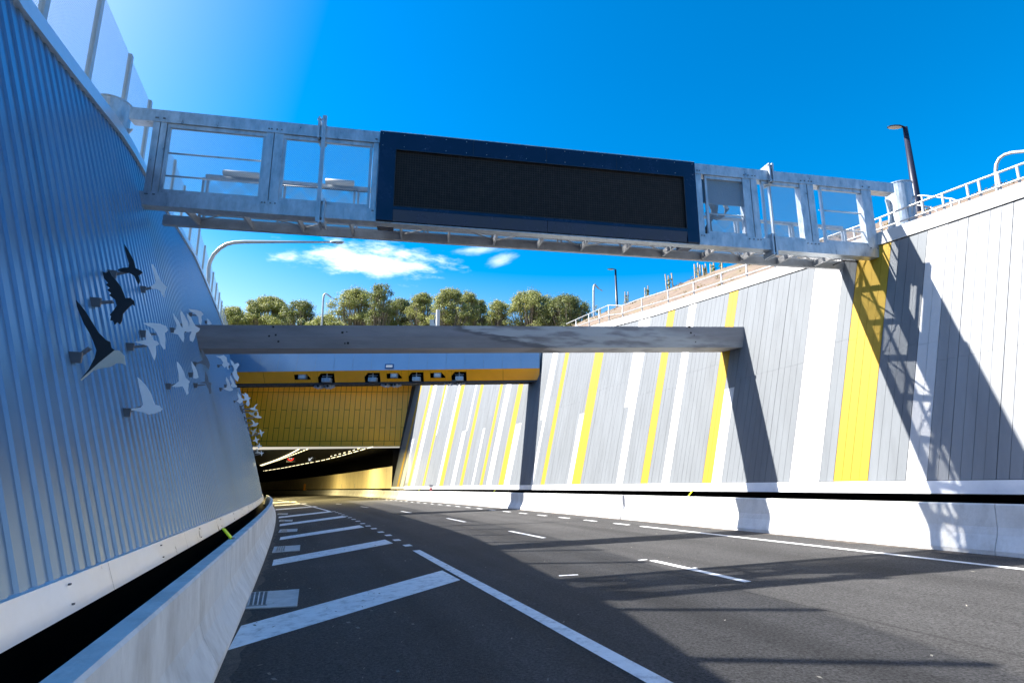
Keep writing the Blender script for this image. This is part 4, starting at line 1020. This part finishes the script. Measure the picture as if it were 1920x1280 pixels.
# ================================================================== STREET LAMPS
def dark_lamp(x, ytop, Yd, pxbot, r0, r1, label, head):
    top = atY(x, ytop, Yd); base = atY(pxbot[0], pxbot[1], Yd); base = np.array([top[0], Yd, base[2]-1.2])
    r_ = empty('street_lamp', base, label=label, cat='street lamp', group='dark street lamps on the right bank')
    mb = MB(); mb.tube([base, base+(top-base)*.3, top], [r0, r0*.9, r1], 14); mb.build('pole', M['dark'], r_, smooth=True)
    mb = MB(); h = head; prof = [(0, .25), (.12, .55), (.35, .95), (.65, 1), (.9, .7), (1., .12)]; rings = []
    for u_, s_ in prof:
        rings.append([top+np.array([-.05*h-u_*h, .0, .02*h])+np.array([0, math.cos(t)*.2*h*s_, (math.sin(t)*.10*h*s_ if math.sin(t) > 0 else math.sin(t)*.03*h*s_)]) for t in [2*PI*k/14 for k in range(14)]])
    mb.idx([p for r2 in rings for p in r2], [(i*14+k, i*14+(k+1) % 14, (i+1)*14+(k+1) % 14, (i+1)*14+k) for i in range(len(rings)-1) for k in range(14)]+[tuple(range(14)), tuple((len(rings)-1)*14+k for k in range(14))]); hd = mb.build('lamp_head', M['dark'], r_, smooth=True)
    mb = MB(); rings = []
    for u_, s_ in [(.18, .3), (.3, .8), (.6, 1.), (.85, .75), (.95, .1)]:
        rings.append([top+np.array([-.05*h-u_*h, 0, -.0*h])+np.array([0, math.cos(t)*.16*h*s_, -abs(math.sin(t))*.085*h*s_]) for t in [PI*k/8 for k in range(9)]])
    mb.idx([p for r2 in rings for p in r2], [(i*9+k, i*9+k+1, (i+1)*9+k+1, (i+1)*9+k) for i in range(len(rings)-1) for k in range(8)]); mb.build('lens', M['lens'], r_, smooth=True)
dark_lamp(1697, 239, 17.5, (1713, 415), .15, .075, 'tall dark street lamp rising behind the right gantry column', .62)
dark_lamp(1154, 505, 42, (1158, 605), .13, .075, 'dark street lamp standing beyond the far end of the handrail', .65)
def curved_lamp(base, pts, rads, head, hdir, hl, label, m=M['rail']):
    r_ = empty('curved_street_lamp', base, label=label, cat='street lamp', group='pale street lamps with curved arms')
    mb = MB(); mb.tube([base]+pts, rads, 12); mb.build('pole', m, r_, smooth=True)
    hd = np.asarray(hdir, float); hd /= np.linalg.norm(hd); sd_ = np.cross(hd, up); sd_ /= np.linalg.norm(sd_); uu = np.cross(sd_, hd); mb = MB(); n_ = 12; rings = []
    for f, s_ in [(0, .45), (.12, .8), (.45, 1), (.85, .85), (1, .3)]: rings.append([head+hd*f*hl+sd_*math.cos(2*PI*k/n_)*hl*.17*s_+uu*math.sin(2*PI*k/n_)*hl*.085*s_ for k in range(n_)])
    mb.idx([p for r2 in rings for p in r2], [(i*n_+k, i*n_+(k+1) % n_, (i+1)*n_+(k+1) % n_, (i+1)*n_+k) for i in range(len(rings)-1) for k in range(n_)]+[tuple(range(n_))[::-1], tuple((len(rings)-1)*n_+k for k in range(n_))]); h_ = mb.build('lamp_head', M['galvd'], r_, smooth=True)
    mb = MB(); mb.box(head+hd*hl*.4-sd_*hl*.1-uu*hl*.1, hd*hl*.45, sd_*hl*.2, uu*.02); mb.build('lens', M['lens'], r_)
YL1 = 21.
pp = [(391, 520), (391, 503), (394, 490), (401, 477), (412, 466), (425, 458), (440, 454.5), (460, 453.5), (540, 453.5), (619, 454)]
P = [atY(x, y, YL1) for x, y in pp]; bs = np.array([P[0][0], YL1, ztopL(20)-.2])
curved_lamp(bs, P, [.075]*9+[.05, .045], P[-1], (1, 0, .0), .60, 'large pale street lamp arching over the road behind the corrugated wall')
P = [atY(x, y, 63) for x, y in [(605, 585), (606, 562), (607.5, 553), (610, 550), (614, 552), (621, 557.5)]]
curved_lamp(np.array([P[0][0], 63, 8.8]), P, [.12]*4+[.09]*3, P[-1], (1, 0, -.5), .55, 'pale street lamp with a drooping arm before the trees at the left')
P = [atY(x, y, 55) for x, y in [(1113, 575), (1113, 545), (1114, 535), (1115.5, 532.5), (1118, 536), (1122.5, 541)]]
curved_lamp(np.array([P[0][0], 55, 8.5]), P, [.11]*4+[.08]*3, P[-1], (1, 0, -.6), .5, 'pale street lamp with a drooping arm right of the trees')
# distant gantry column
c = atY(821, 600, 61.5); r_ = empty('distant_column', (c[0], 61.5, 8.8), label='short white steel column of a far gantry standing before the trees', cat='column')
zt = atY(821, 581, 61.5)[2]
mb = MB(); mb.tube([np.array([c[0], 61.5, 8.8]), np.array([c[0], 61.5, zt])], .24, 18); mb.build('column', M['white'], r_)
mb = MB(); a = atY(810, 588, 61.5); mb.box(a-[.1, 0, .1], (.6, 0, 0), (0, .1, 0), (0, 0, .2)); mb.box(a+[.3, 0, -1.2], (.08, 0, 0), (0, .1, 0), (0, 0, 1.1)); b_ = atY(806, 599, 61.5); mb.box(b_-[0, 0, 1.5], (.7, 0, 0), (0, .3, 0), (0, 0, 1.5)); mb.build('bracket', M['rail'], r_)

# ================================================================== BIRDS
Z4 = lambda p: (100+p[0]*.328125, 440+p[1]*.328125)
Z5 = lambda p: (400+p[0]*.20305, 640+p[1]*.20305)
birds = [
 ('birdb', Z4, (332, 225), [(405,52),(420,75),(440,110),(460,150),(470,190),(500,205),(510,215),(495,228),(485,232),(495,262),(488,285),(475,265),(462,235),(435,218),(395,212),(368,205),(372,196),(400,188),(430,187),(432,165),(418,120),(407,80)], 'black bird cutout nearest the top of the corrugated wall, one wing raised'),
 ('birdb', Z4, (237, 385), [(280,210),(300,218),(320,205),(335,235),(360,262),(385,295),(400,330),(412,362),(440,360),(462,378),(466,408),(452,398),(438,408),(418,428),(398,450),(392,490),(380,512),(365,498),(350,515),(340,490),(325,488),(330,465),(322,458),(345,430),(362,405),(352,370),(318,345),(330,335),(308,315),(322,305),(300,285),(312,275),(290,250)], 'black bird cutout with ragged spread wings, second from the left'),
 ('birdb', Z4, (122, 700), [(128,372),(150,395),(185,440),(225,505),(260,560),(300,600),(325,612),(332,645),(350,658),(310,690),(260,730),(200,785),(155,825),(200,770),(235,705),(246,660),(228,610),(205,560),(175,510),(150,450),(135,410)], 'largest bird cutout, dark with one broad cream lower wing'),
 ('birdw', Z4, (505, 312), [(560,168),(572,170),(588,205),(605,245),(612,258),(625,275),(646,298),(640,312),(634,330),(632,358),(622,345),(612,322),(590,310),(560,308),(558,295),(580,280),(585,262),(575,225)], 'pale blue bird cutout right of the two topmost black birds'),
 ('birdw', Z4, (410, 1015), [(480,812),(505,835),(535,870),(558,910),(570,945),(580,970),(605,975),(622,995),(612,1008),(575,1020),(545,1025),(505,1012),(470,1005),(425,1003),(428,995),(470,990),(500,985),(512,970),(505,930),(490,870)], 'pale blue bird cutout alone lowest on the near wall, wing straight up'),
 ('birdw', Z4, (432, 640), [(530,537),(548,555),(562,580),(572,602),(595,608),(603,625),(585,635),(586,665),(582,700),(576,718),(565,695),(552,660),(540,635),(500,622),(465,612),(500,605),(530,600),(528,570)], 'pale blue bird cutout at the left end of the middle row'),
 ('birdw', Z4, (503, 565), [(512,505),(560,503),(610,508),(645,522),(655,545),(635,560),(640,600),(638,650),(630,655),(612,625),(605,590),(590,560),(570,535),(540,520)], 'pale blue hook-shaped bird cutout, second in the middle row'),
 ('birdw', Z4, (672, 545), [(684,447),(700,470),(720,500),(730,525),(755,540),(745,565),(748,590),(742,614),(728,595),(712,570),(665,558),(700,540),(705,515),(690,480)], 'pale blue bird cutout with narrow raised wing, third in the middle row'),
 ('birdw', Z4, (715, 520), [(728,430),(745,455),(765,490),(775,530),(790,550),(770,556),(745,550),(738,520),(730,480),(726,450)], 'slim pale blue bird cutout squeezed fourth in the middle row'),
 ('birdw', Z4, (745, 545), [(762,447),(785,470),(800,500),(812,520),(838,535),(832,550),(815,560),(808,590),(797,612),(780,605),(778,580),(790,555),(775,530),(778,500),(765,470)], 'pale blue bird cutout with fanned tail, fifth in the middle row'),
 ('birdw', Z4, (780, 455), [(772,424),(820,430),(845,438),(858,455),(845,465),(848,490),(843,516),(833,505),(828,470),(810,450),(785,438)], 'pale blue bent-winged bird cutout highest above the grey beam end'),
 ('birdw', Z4, (650, 865), [(705,722),(722,740),(742,775),(755,815),(780,838),(772,850),(770,885),(772,905),(762,915),(752,890),(738,865),(700,870),(677,866),(700,850),(718,835),(715,790),(706,750)], 'pale blue bird cutout below the beam end, first of the lower row'),
 ('birdw', Z4, (780, 800), [(788,722),(805,745),(822,780),(830,815),(815,822),(800,818),(800,785),(790,750)], 'slim pale blue wing-shaped bird cutout, second of the lower row'),
 ('birdg', Z4, (803, 738), [(848,645),(862,680),(878,700),(890,725),(895,745),(888,772),(870,745),(840,735),(805,735),(840,722),(855,715),(850,680)], 'dull grey bird cutout just under the left end of the beam'),
 ('birdg', Z4, (808, 860), [(868,780),(882,810),(888,840),(905,848),(900,860),(903,905),(892,910),(885,880),(870,850),(830,845),(865,838)], 'dull grey bird cutout beside the slim wing in the lower row'),
 ('birdw', Z4, (868, 500), [(876,475),(890,485),(905,508),(895,514),(880,512)], 'tiny pale blue bird cutout peeping over the left end of the beam'),
 ('birdw', Z5, (42, 228), [(22,133),(60,135),(95,125),(120,145),(130,190),(150,205),(140,230),(143,260),(130,255),(120,225),(105,245),(80,215),(92,195),(70,160)], 'pale blue bird cutout directly under the beam, left in the far flock'),
 ('birdw', Z5, (140, 235), [(153,163),(180,185),(195,210),(225,198),(240,212),(225,235),(215,255),(195,260),(185,235),(170,215),(160,190)], 'pale blue bird cutout under the beam, upper right in the far flock'),
 ('birdw', Z5, (165, 300), [(195,240),(215,265),(220,300),(238,330),(225,370),(200,350),(180,310),(172,290),(190,270)], 'pale blue bird cutout overlapping the one above it in the far flock'),
 ('birdw', Z5, (60, 442), [(118,325),(135,350),(155,390),(160,420),(182,435),(178,452),(150,458),(120,448),(85,432),(120,425),(128,400),(116,360)], 'pale blue bird cutout lower left in the far flock'),
 ('birdw', Z5, (105, 412), [(158,315),(175,340),(190,370),(200,395),(220,410),(210,422),(180,425),(160,410),(170,385),(155,350)], 'pale blue bird cutout lower right in the far flock'),
 ('birdg', Z5, (215, 380), [(240,285),(258,318),(275,330),(262,350),(272,375),(255,388),(235,380),(240,340)], 'grey bird cutout seen against the amber canopy beam'),
 ('birdw', Z5, (190, 555), [(225,460),(245,490),(258,520),(280,530),(265,560),(245,572),(215,550),(235,530),(225,495)], 'small pale blue bird cutout seen left of the amber facade'),
 ('birdw', Z5, (245, 610), [(290,470),(320,490),(330,530),(335,580),(320,600),(300,580),(310,545),(288,520)], 'small pale blue bird cutout at the top of the stacked far birds'),
]
def make_bird(m, verts, Pw, t3, label, group='bird cutouts flying along the corrugated wall', cream=None, sc=1.):
    cen = sum(verts)/len(verts)
    r_ = empty('bird_cutout', Pw, label=label, cat='bird sculpture', group=group)
    k = len(verts); th = np.array([*t3[:2], 0])*.012; mb = MB(); mb.idx(verts+[v+th for v in verts], [tuple(range(k)), tuple(range(2*k-1, k-1, -1))]+[(i, (i+1) % k, (i+1) % k+k, i+k) for i in range(k)]); mb.build('silhouette', M[m], r_)
    if cream:
        k = len(cream); mb = MB(); mb.idx(cream+[v+th for v in cream], [tuple(range(k)), tuple(range(2*k-1, k-1, -1))]+[(i, (i+1) % k, (i+1) % k+k, i+k) for i in range(k)]); tag(mb.build('lower_wing', M['birdc'], r_), 'broad cream lower wing')
    off = np.array([*t3[:2], 0])*.02
    e = Pw+(cen-Pw)*.8+off; L_ = np.linalg.norm(e-Pw); s = min(1., max(.35, L_/.5))
    e = np.array([e[0], e[1], Pw[2]+(cen[2]-Pw[2])*.55])
    mb = MB(); mb.bar(Pw+off, e, .012, .075*s); mb.bar(Pw+off*3, e+off*2, .012, .05*s); mb.build('arm', M['bracket'], r_)
    n3 = np.array([*edge(Pw[1]+3)[2], 0]); mb = MB(); mb.bar(Pw+up*.13*s, Pw-up*.13*s, .10, .03, up=(t3[0], t3[1], 0)); mb.build('wall_plate', M['screw'], r_)
    return r_
for i, (m, Z, plate, outl, lab) in enumerate(birds):
    px = Z(plate); a = hw(-1, *px, 10 if px[0] < 250 else (16 if px[0] < 380 else 24), .03); Pw = wall(-1, a[0], a[1], .03); t3 = edge(a[0])[1]; nn = np.array([t3[0], t3[1], 0])
    if Z is Z5 and a[0] > 34: a[0] = 30
    vs = [hitplane(*Z(p), Pw, nn) for p in outl]
    cr = None
    if i == 2: cr = [hitplane(*Z4(p), Pw+nn*-.002, nn) for p in [(350,659),(375,660),(405,690),(412,745),(395,735),(360,733),(320,755),(270,762),(225,775),(190,805),(158,833),(155,826),(200,786),(260,731),(310,691)]]
    if i < 24 and i % 5 == 0: print('bird', i, px, a, np.ptp(np.array(vs), axis=0))
    make_bird(m, vs, Pw, t3, lab, cream=cr)
tmplA = [(-.5,-.1),(-.15,-.02),(-.12,.25),(-.3,.62),(-.05,.45),(.08,.1),(.3,.05),(.45,-.05),(.3,-.16),(.05,-.2),(-.2,-.18)]
tmplB = [(-.1,.6),(.08,.3),(.15,.08),(.4,.12),(.45,.0),(.2,-.1),(.12,-.3),(.0,-.62),(-.08,-.25),(-.15,-.08),(-.42,-.05),(-.4,.04),(-.12,.06)]
rnd = random.Random(21)
chain = [(463, 752), (462, 768), (468, 772), (470, 785), (474, 792), (473, 803), (478, 806), (476, 817), (481, 826), (480, 836), (484, 845), (487, 853)]
for i, (x, y) in enumerate(chain):
    T = 31+i*1.6; lo_, hi_ = 0., 12.
    for _ in range(40):
        mid = (lo_+hi_)/2; P = wall(-1, T, mid, .5)
        if proj(P)[1] > y: lo_ = mid
        else: hi_ = mid
    h_ = (lo_+hi_)/2; Pw = wall(-1, T, h_, .03); c = wall(-1, T, h_, .32+.4*rnd.random())+up*rnd.uniform(-.12, .25); b, t, n = edge(T); n3 = np.array([*n, 0]); s = rnd.uniform(.36, .52); mir = -1 if rnd.random() < .3 else 1; tm = [(x_*mir, y_) for x_, y_ in (tmplA if rnd.random() < .5 else tmplB)]; ra = rnd.uniform(-.5, .5); tm = [(x_*math.cos(ra)-y_*math.sin(ra), x_*math.sin(ra)+y_*math.cos(ra)) for x_, y_ in tm]
    vs = [c+n3*px_*s+up*pz_*s for px_, pz_ in tm]
    make_bird('birdw' if i % 4 != 2 else 'birdc', vs, Pw, t, 'small far bird cutout, one of the string stacked down the edge of the corrugated wall', group='far bird cutouts stacked along the wall edge')

# ================================================================== TREES
def leaf_mat(name, c1, c2):
    m = mat(name, c1, .6, noise=.3, nscale=.6); nt = m.node_tree; N = nt.nodes; L = nt.links; b = N['Principled BSDF']
    g = N.new('ShaderNodeNewGeometry'); mx = N.new('ShaderNodeMix'); mx.data_type = 'RGBA'; mx.inputs['A'].default_value = (*c1, 1); mx.inputs['B'].default_value = (*c2, 1)
    L.new(g.outputs['Random Per Island'], mx.inputs['Factor']); L.new(mx.outputs['Result'], b.inputs['Base Color'])
    b.inputs['Transmission Weight'].default_value = 0; b.inputs['Subsurface Weight'].default_value = 0
    tr = N.new('ShaderNodeBsdfTranslucent'); L.new(mx.outputs['Result'], tr.inputs[0]); ms = N.new('ShaderNodeMixShader'); ms.inputs[0].default_value = .3
    L.new(b.outputs[0], ms.inputs[1]); L.new(tr.outputs[0], ms.inputs[2]); L.new(ms.outputs[0], N['Material Output'].inputs[0]); return m
leafA = leaf_mat('eucalypt_leaf', (.12, .15, .035), (.46, .46, .15)); leafB = leaf_mat('dark_leaf', (.06, .09, .028), (.28, .30, .09))
def leaf_mesh(clumps, dens, size, rnd):
    rg = np.random.default_rng(rnd.randrange(10**6)); V = []
    for (c, r, rzv) in clumps:
        n = max(4, int(dens*r*r)); d = rg.normal(size=(n, 3)); d /= np.linalg.norm(d, axis=1)[:, None]; f = rg.random(n)**.35; f = np.where(d[:, 2] < -.35, f*.75, f)
        p = np.array(c)+d*np.array([r, r, rzv])*(f*(1+.24*rg.normal(size=n)))[:, None]
        a = d*.6+rg.normal(size=(n, 3))*.6+[0, 0, .25]; a /= np.linalg.norm(a, axis=1)[:, None]; u = np.cross(a, rg.random((n, 3))-.5); u /= np.linalg.norm(u, axis=1)[:, None]+1e-6; w_ = np.cross(a, u)
        s = (size*rg.uniform(.6, 1.3, n))[:, None]; V.append(np.stack([p-u*s*.5-w_*s*.28, p+u*s*.5-w_*s*.1, p+u*s*.35+w_*s*.3, p-u*s*.3+w_*s*.25], 1).reshape(-1, 3))
    V = np.concatenate(V); return V.tolist(), [(4*k, 4*k+1, 4*k+2, 4*k+3) for k in range(len(V)//4)]
def tree(cx, top, hw_, Y, label, lm, seed, low=None, sparse=1., zb=8.8, flat=1., botpx=645):
    rnd = random.Random(seed); P = atY(cx, top, Y); sc = np.linalg.norm(P-CAM)/F*1.0; rad = hw_*Y/F*1.36; ztp = P[2]; zlow = atY(cx, botpx, Y)[2]
    base = np.array([P[0], Y, zb]); r_ = empty('gum_tree', base, label=label, cat='tree', group='gum trees beyond the tunnel')
    H_ = ztp-zlow; cl = []; limbs = []
    fork = base+np.array([rnd.uniform(-.3, .3), rnd.uniform(-.3, .3), (zlow-zb)*.7]); c0 = base*[1, 1, 0]
    nb = int(20+rad*14)
    for i in range(nb+int(14+rad*10)):
        shell = i >= nb; a = rnd.uniform(0, 2*PI); hz_ = rnd.random()**.6
        r = rnd.uniform(.32, .55) if shell else rnd.uniform(.55, 1.0)*min(1.2, .2*rad+.5)
        lump = 1+.18*math.sin(3*a+seed)+.14*math.sin(5*a+seed*2)+.10*math.sin(hz_*9+seed)
        prof = math.sqrt(max(.03, 1-max(0, (hz_-.35)/.65)**2))*lump; f = rnd.uniform(.9, 1.08) if shell else rnd.uniform(.3, .9)
        x = math.cos(a)*rad*f*prof; y = math.sin(a)*rad*f*prof*.85; x = max(-rad*1.1+r, min(rad*1.1-r, x))
        cl.append((c0+np.array([x, y, zlow+(H_-r*.6)*hz_]), r, r*.8*flat))
    for k in range(4): cl.append((c0+np.array([rnd.uniform(-.45, .45)*rad, rnd.uniform(-.3, .3)*rad, ztp-.45-rnd.random()*.5]), rnd.uniform(.4, .7), .42))
    mb = MB(); mb.tube([base-up*.5, base+(fork-base)*.5+[.1, 0, 0], fork], [.30, .24, .19], 9)
    for c, r, rv in cl:
        mid = fork+(c-fork)*.5+np.array([rnd.uniform(-.3, .3), rnd.uniform(-.3, .3), -rnd.uniform(.1, .6)]); mb.tube([fork, mid, c], [.11, .06, .02], 6, caps=False)
    mb.build('trunk', M['bark'], r_, smooth=True)
    vs, fs = leaf_mesh(cl, 330*sparse, .17, rnd); me = MB(); me.v = vs; me.f = fs; me.m = [0]*len(fs); me.build('crown', lm, r_)
TR = [(438, 574, 24, 78, 'small rounded gum tree farthest left, next to the corrugated wall', leafA, 1), (507, 557, 40, 80, 'broad gum tree with a domed crown, second from the left', leafA, 2), (565, 563, 28, 76, 'round gum tree just left of the pale lamp before the trees', leafB, .9),
      (672, 541, 46, 79, 'wide gum tree just right of the pale lamp before the trees', leafA, 1), (714, 530, 20, 74, 'slender tallest gum tree with a small tuft of crown on top', leafB, .9), (752, 560, 34, 84, 'lower dark gum tree between the tallest tree and the white column', leafB, 1.1),
      (793, 549, 26, 80, 'gum tree just left of the white column', leafA, 1), (843, 540, 30, 77, 'upright gum tree just right above the white column', leafA, 1), (876, 546, 22, 80, 'narrow gum tree right of the upright one by the white column', leafA, .9), (897, 561, 20, 85, 'bluish lower gum tree at the right end of the middle clump', leafB, 1.),
      (934, 563, 21, 78, 'small lone gum tree in the gap right of the middle clump', leafA, .8), (995, 545, 42, 78, 'largest dense gum tree left in the right-hand clump', leafA, 1.1), (1062, 553, 42, 76, 'spreading flat-topped gum tree at the right end of the row', leafB, .95), (612, 590, 24, 72, 'low pale bushy gum tree at the foot of the pale lamp', leafA, 1.1), (925, 592, 34, 88, 'low dark gum tree behind the small lone one', leafB, 1.2), (465, 590, 30, 86, 'low gum tree filling in behind the two leftmost crowns', leafB, 1.1), (700, 585, 45, 88, 'low dark gum tree behind the wide and the tallest ones', leafB, 1.1), (835, 585, 45, 90, 'low dark gum tree behind the white column', leafB, 1.1), (1030, 585, 50, 90, 'low dark gum tree behind the right-hand clump', leafB, 1.1)]
for i, t_ in enumerate(TR): tree(t_[0], t_[1], t_[2], t_[3], t_[4], t_[5], 40+i, sparse=t_[6])
# staked saplings on the bank
def sapling(x, yt, yb, nst, label, w_=6):
    a = hitS(x, yb, lambda T, h: S(T, 8.6, h), 20, 6.); P = S(a[0], 8.6, a[1]); P[2] = hill(a[0], 8.6)-.05; D = np.linalg.norm(P-CAM); Ht = (yb-yt)*D/F*1.02
    r_ = empty('staked_sapling', P, label=label, cat='sapling', group='staked saplings along the bank'); rnd = random.Random(int(x)); wd = w_*D/F
    for k in range(nst): 
        o = np.array([(k-(nst-1)/2)*wd*.9, rnd.uniform(-.2, .2), 0]); mb = MB(); mb.bar(P+o, P+o+[rnd.uniform(-.04, .04), 0, Ht*rnd.uniform(.85, 1.05)], .05, .05); mb.build('stake', M['stake'], r_)
    mb = MB(); mb.tube([P, P+up*Ht*.7], [.02, .01], 6); mb.build('stem', M['bark'], r_)
    vs, fs = leaf_mesh([(P+up*Ht*(.18+.14*k), Ht*.16, Ht*.13) for k in range(4)], 90/(Ht*.3)**1.2, .12, rnd); me = MB(); me.v = vs; me.f = fs; me.m = [0]*len(fs); me.build('foliage', leafB, r_)
for x, yt, yb, ns_, lab in [(1175, 545, 573, 2, 'staked sapling nearest the second dark lamp'), (1214, 534, 558, 2, 'staked sapling standing alone second up the bank'), (1256, 514, 544, 3, 'staked sapling with three tall stakes in the middle of the bank'), (1309, 495, 523, 3, 'staked sapling with close stakes above the bend of the handrail'), (1322, 499, 520, 2, 'thin staked sapling just right of the one with close stakes'), (1338, 496, 516, 2, 'sparse staked sapling near the gantry underside'), (1353, 493, 512, 1, 'single-staked sapling closest to the gantry underside'), (1126, 585, 602, 1, 'low bushy sapling at the foot of the bank by the pale lamp')]:
    sapling(x, yt, yb, ns_, lab)
# tufts of dry scrub on the bank: uncountable
rnd = random.Random(77); cl = []
for i in range(420):
    T = rnd.uniform(4, 50); inner = OFF[1]+KK[1]*htop(T)+.5; l = rnd.uniform(inner, 9.1); b, t, n = edge(T); q = b+n*l; r = rnd.uniform(.05, .16); cl.append((np.array([q[0], q[1], hill(T, l)+.02]), r, r*.9))
vs, fs = leaf_mesh(cl, 900, .07, rnd); me = MB(); me.v = vs; me.f = fs; me.m = [0]*len(fs)
tag(me.build('scrub', leaf_mat('dry_scrub', (.17, .15, .035), (.20, .13, .06))), 'dry yellowish scrub scattered over the sandy bank', 'scrub', kind='stuff')


# ================================================================== SKY, SUN, CAMERA
SUN_EL, SUN_AZ = 42.0, -79.5      # azimuth measured from +Y towards +X
w = bpy.data.worlds.new('World'); SC.world = w; w.use_nodes = True; nt = w.node_tree; N = nt.nodes; L = nt.links
bg = N['Background']; sky = N.new('ShaderNodeTexSky'); sky.sky_type = 'NISHITA'; sky.sun_disc = False
sky.sun_elevation = R(SUN_EL); sky.sun_rotation = R(SUN_AZ); sky.altitude = 0; sky.air_density = 1.0; sky.dust_density = 1.5; sky.ozone_density = 3.0
hs = N.new('ShaderNodeHueSaturation'); _tc = N.new('ShaderNodeTexCoord'); _sx = N.new('ShaderNodeSeparateXYZ'); L.new(_tc.outputs['Generated'], _sx.inputs[0]); _mr = N.new('ShaderNodeMapRange'); _mr.inputs[1].default_value = .0; _mr.inputs[2].default_value = .36; _mr.inputs[3].default_value = .75; _mr.inputs[4].default_value = 1.75; L.new(_sx.outputs[2], _mr.inputs[0]); L.new(_mr.outputs[0], hs.inputs['Saturation']); hs.inputs['Hue'].default_value = .497; L.new(sky.outputs[0], hs.inputs['Color'])
# clouds laid out by sky direction
tc = N.new('ShaderNodeTexCoord')
def cloud(px, py, hx, hy, amt, seed, tilt=0.):
    d = ray(px, py); d = d/np.linalg.norm(d); rt = np.cross(d, (0, 0, 1)); rt /= np.linalg.norm(rt); upv = np.cross(rt, d)
    r2 = rt*math.cos(tilt)+upv*math.sin(tilt); u2 = -rt*math.sin(tilt)+upv*math.cos(tilt)
    def dot(vec):
        n = N.new('ShaderNodeVectorMath'); n.operation = 'DOT_PRODUCT'; L.new(tc.outputs['Generated'], n.inputs[0]); n.inputs[1].default_value = vec; return n.outputs['Value']
    def mth(op, a, b=None, c=None):
        n = N.new('ShaderNodeMath'); n.operation = op
        for i, q in enumerate((a, b, c)):
            if q is None: continue
            if isinstance(q, (int, float)): n.inputs[i].default_value = q
            else: L.new(q, n.inputs[i])
        return n.outputs[0]
    a = mth('DIVIDE', dot(tuple(r2)), hx); b = mth('DIVIDE', dot(tuple(u2)), hy); f = dot(tuple(d))
    r = mth('SQRT', mth('ADD', mth('MULTIPLY', a, a), mth('MULTIPLY', b, b)))
    cmb = N.new('ShaderNodeCombineXYZ'); L.new(mth('MULTIPLY', a, hx*9), cmb.inputs[0]); L.new(mth('MULTIPLY', b, hy*24), cmb.inputs[1]); cmb.inputs[2].default_value = seed
    ns = N.new('ShaderNodeTexNoise'); ns.inputs['Scale'].default_value = 1.6; ns.inputs['Detail'].default_value = 10; ns.inputs['Roughness'].default_value = .62; L.new(cmb.outputs[0], ns.inputs[0])
    v = mth('ADD', mth('SUBTRACT', 1, r), mth('MULTIPLY', mth('SUBTRACT', ns.outputs[0], .5), 2.4))
    v = mth('MULTIPLY', v, mth('GREATER_THAN', f, .2))
    mr = N.new('ShaderNodeMapRange'); mr.interpolation_type = 'SMOOTHSTEP'; mr.inputs[1].default_value = .0; mr.inputs[2].default_value = 1.35; mr.inputs[4].default_value = amt; L.new(v, mr.inputs[0])
    return mr.outputs[0]
col = hs.outputs[0]
for c in [(690, 487, .175, .036, 1., 3.1, .0), (885, 469, .07, .010, .4, 7.7, .12), (938, 488, .034, .015, .4, 12.3, .35)]:
    f = cloud(*c); mx = N.new('ShaderNodeMix'); mx.data_type = 'RGBA'; L.new(f, mx.inputs['Factor']); L.new(col, mx.inputs['A']); mx.inputs['B'].default_value = (9.5, 9.6, 9.8, 1); col = mx.outputs['Result']
L.new(col, bg.inputs['Color']); bg.inputs['Strength'].default_value = .08
sd = bpy.data.lights.new('sun', 'SUN'); sd.energy = 5.0; sd.angle = R(.5); sd.color = (1, .955, .89)
so = bpy.data.objects.new('sun', sd); COL.objects.link(so)
sv = Vector((math.cos(R(SUN_EL))*math.sin(R(SUN_AZ)), math.cos(R(SUN_EL))*math.cos(R(SUN_AZ)), math.sin(R(SUN_EL))))
so.rotation_euler = sv.to_track_quat('Z', 'Y').to_euler(); so.location = (-30, 10, 40)
cd = bpy.data.cameras.new('camera'); cd.sensor_width = 36; cd.lens = F/1920*36; cd.clip_end = 5000; cd.clip_start = .05
co = bpy.data.objects.new('camera', cd); COL.objects.link(co); co.location = (0, 0, H0); co.rotation_euler = (R(90)+PITCH, 0, 0); SC.camera = co
SC.view_settings.view_transform = 'Standard'; SC.view_settings.look = 'None'; SC.view_settings.exposure = 1.75; SC.view_settings.gamma = 1
SC.cycles.max_bounces = 8; SC.cycles.transparent_max_bounces = 24; SC.cycles.sample_clamp_indirect = 6
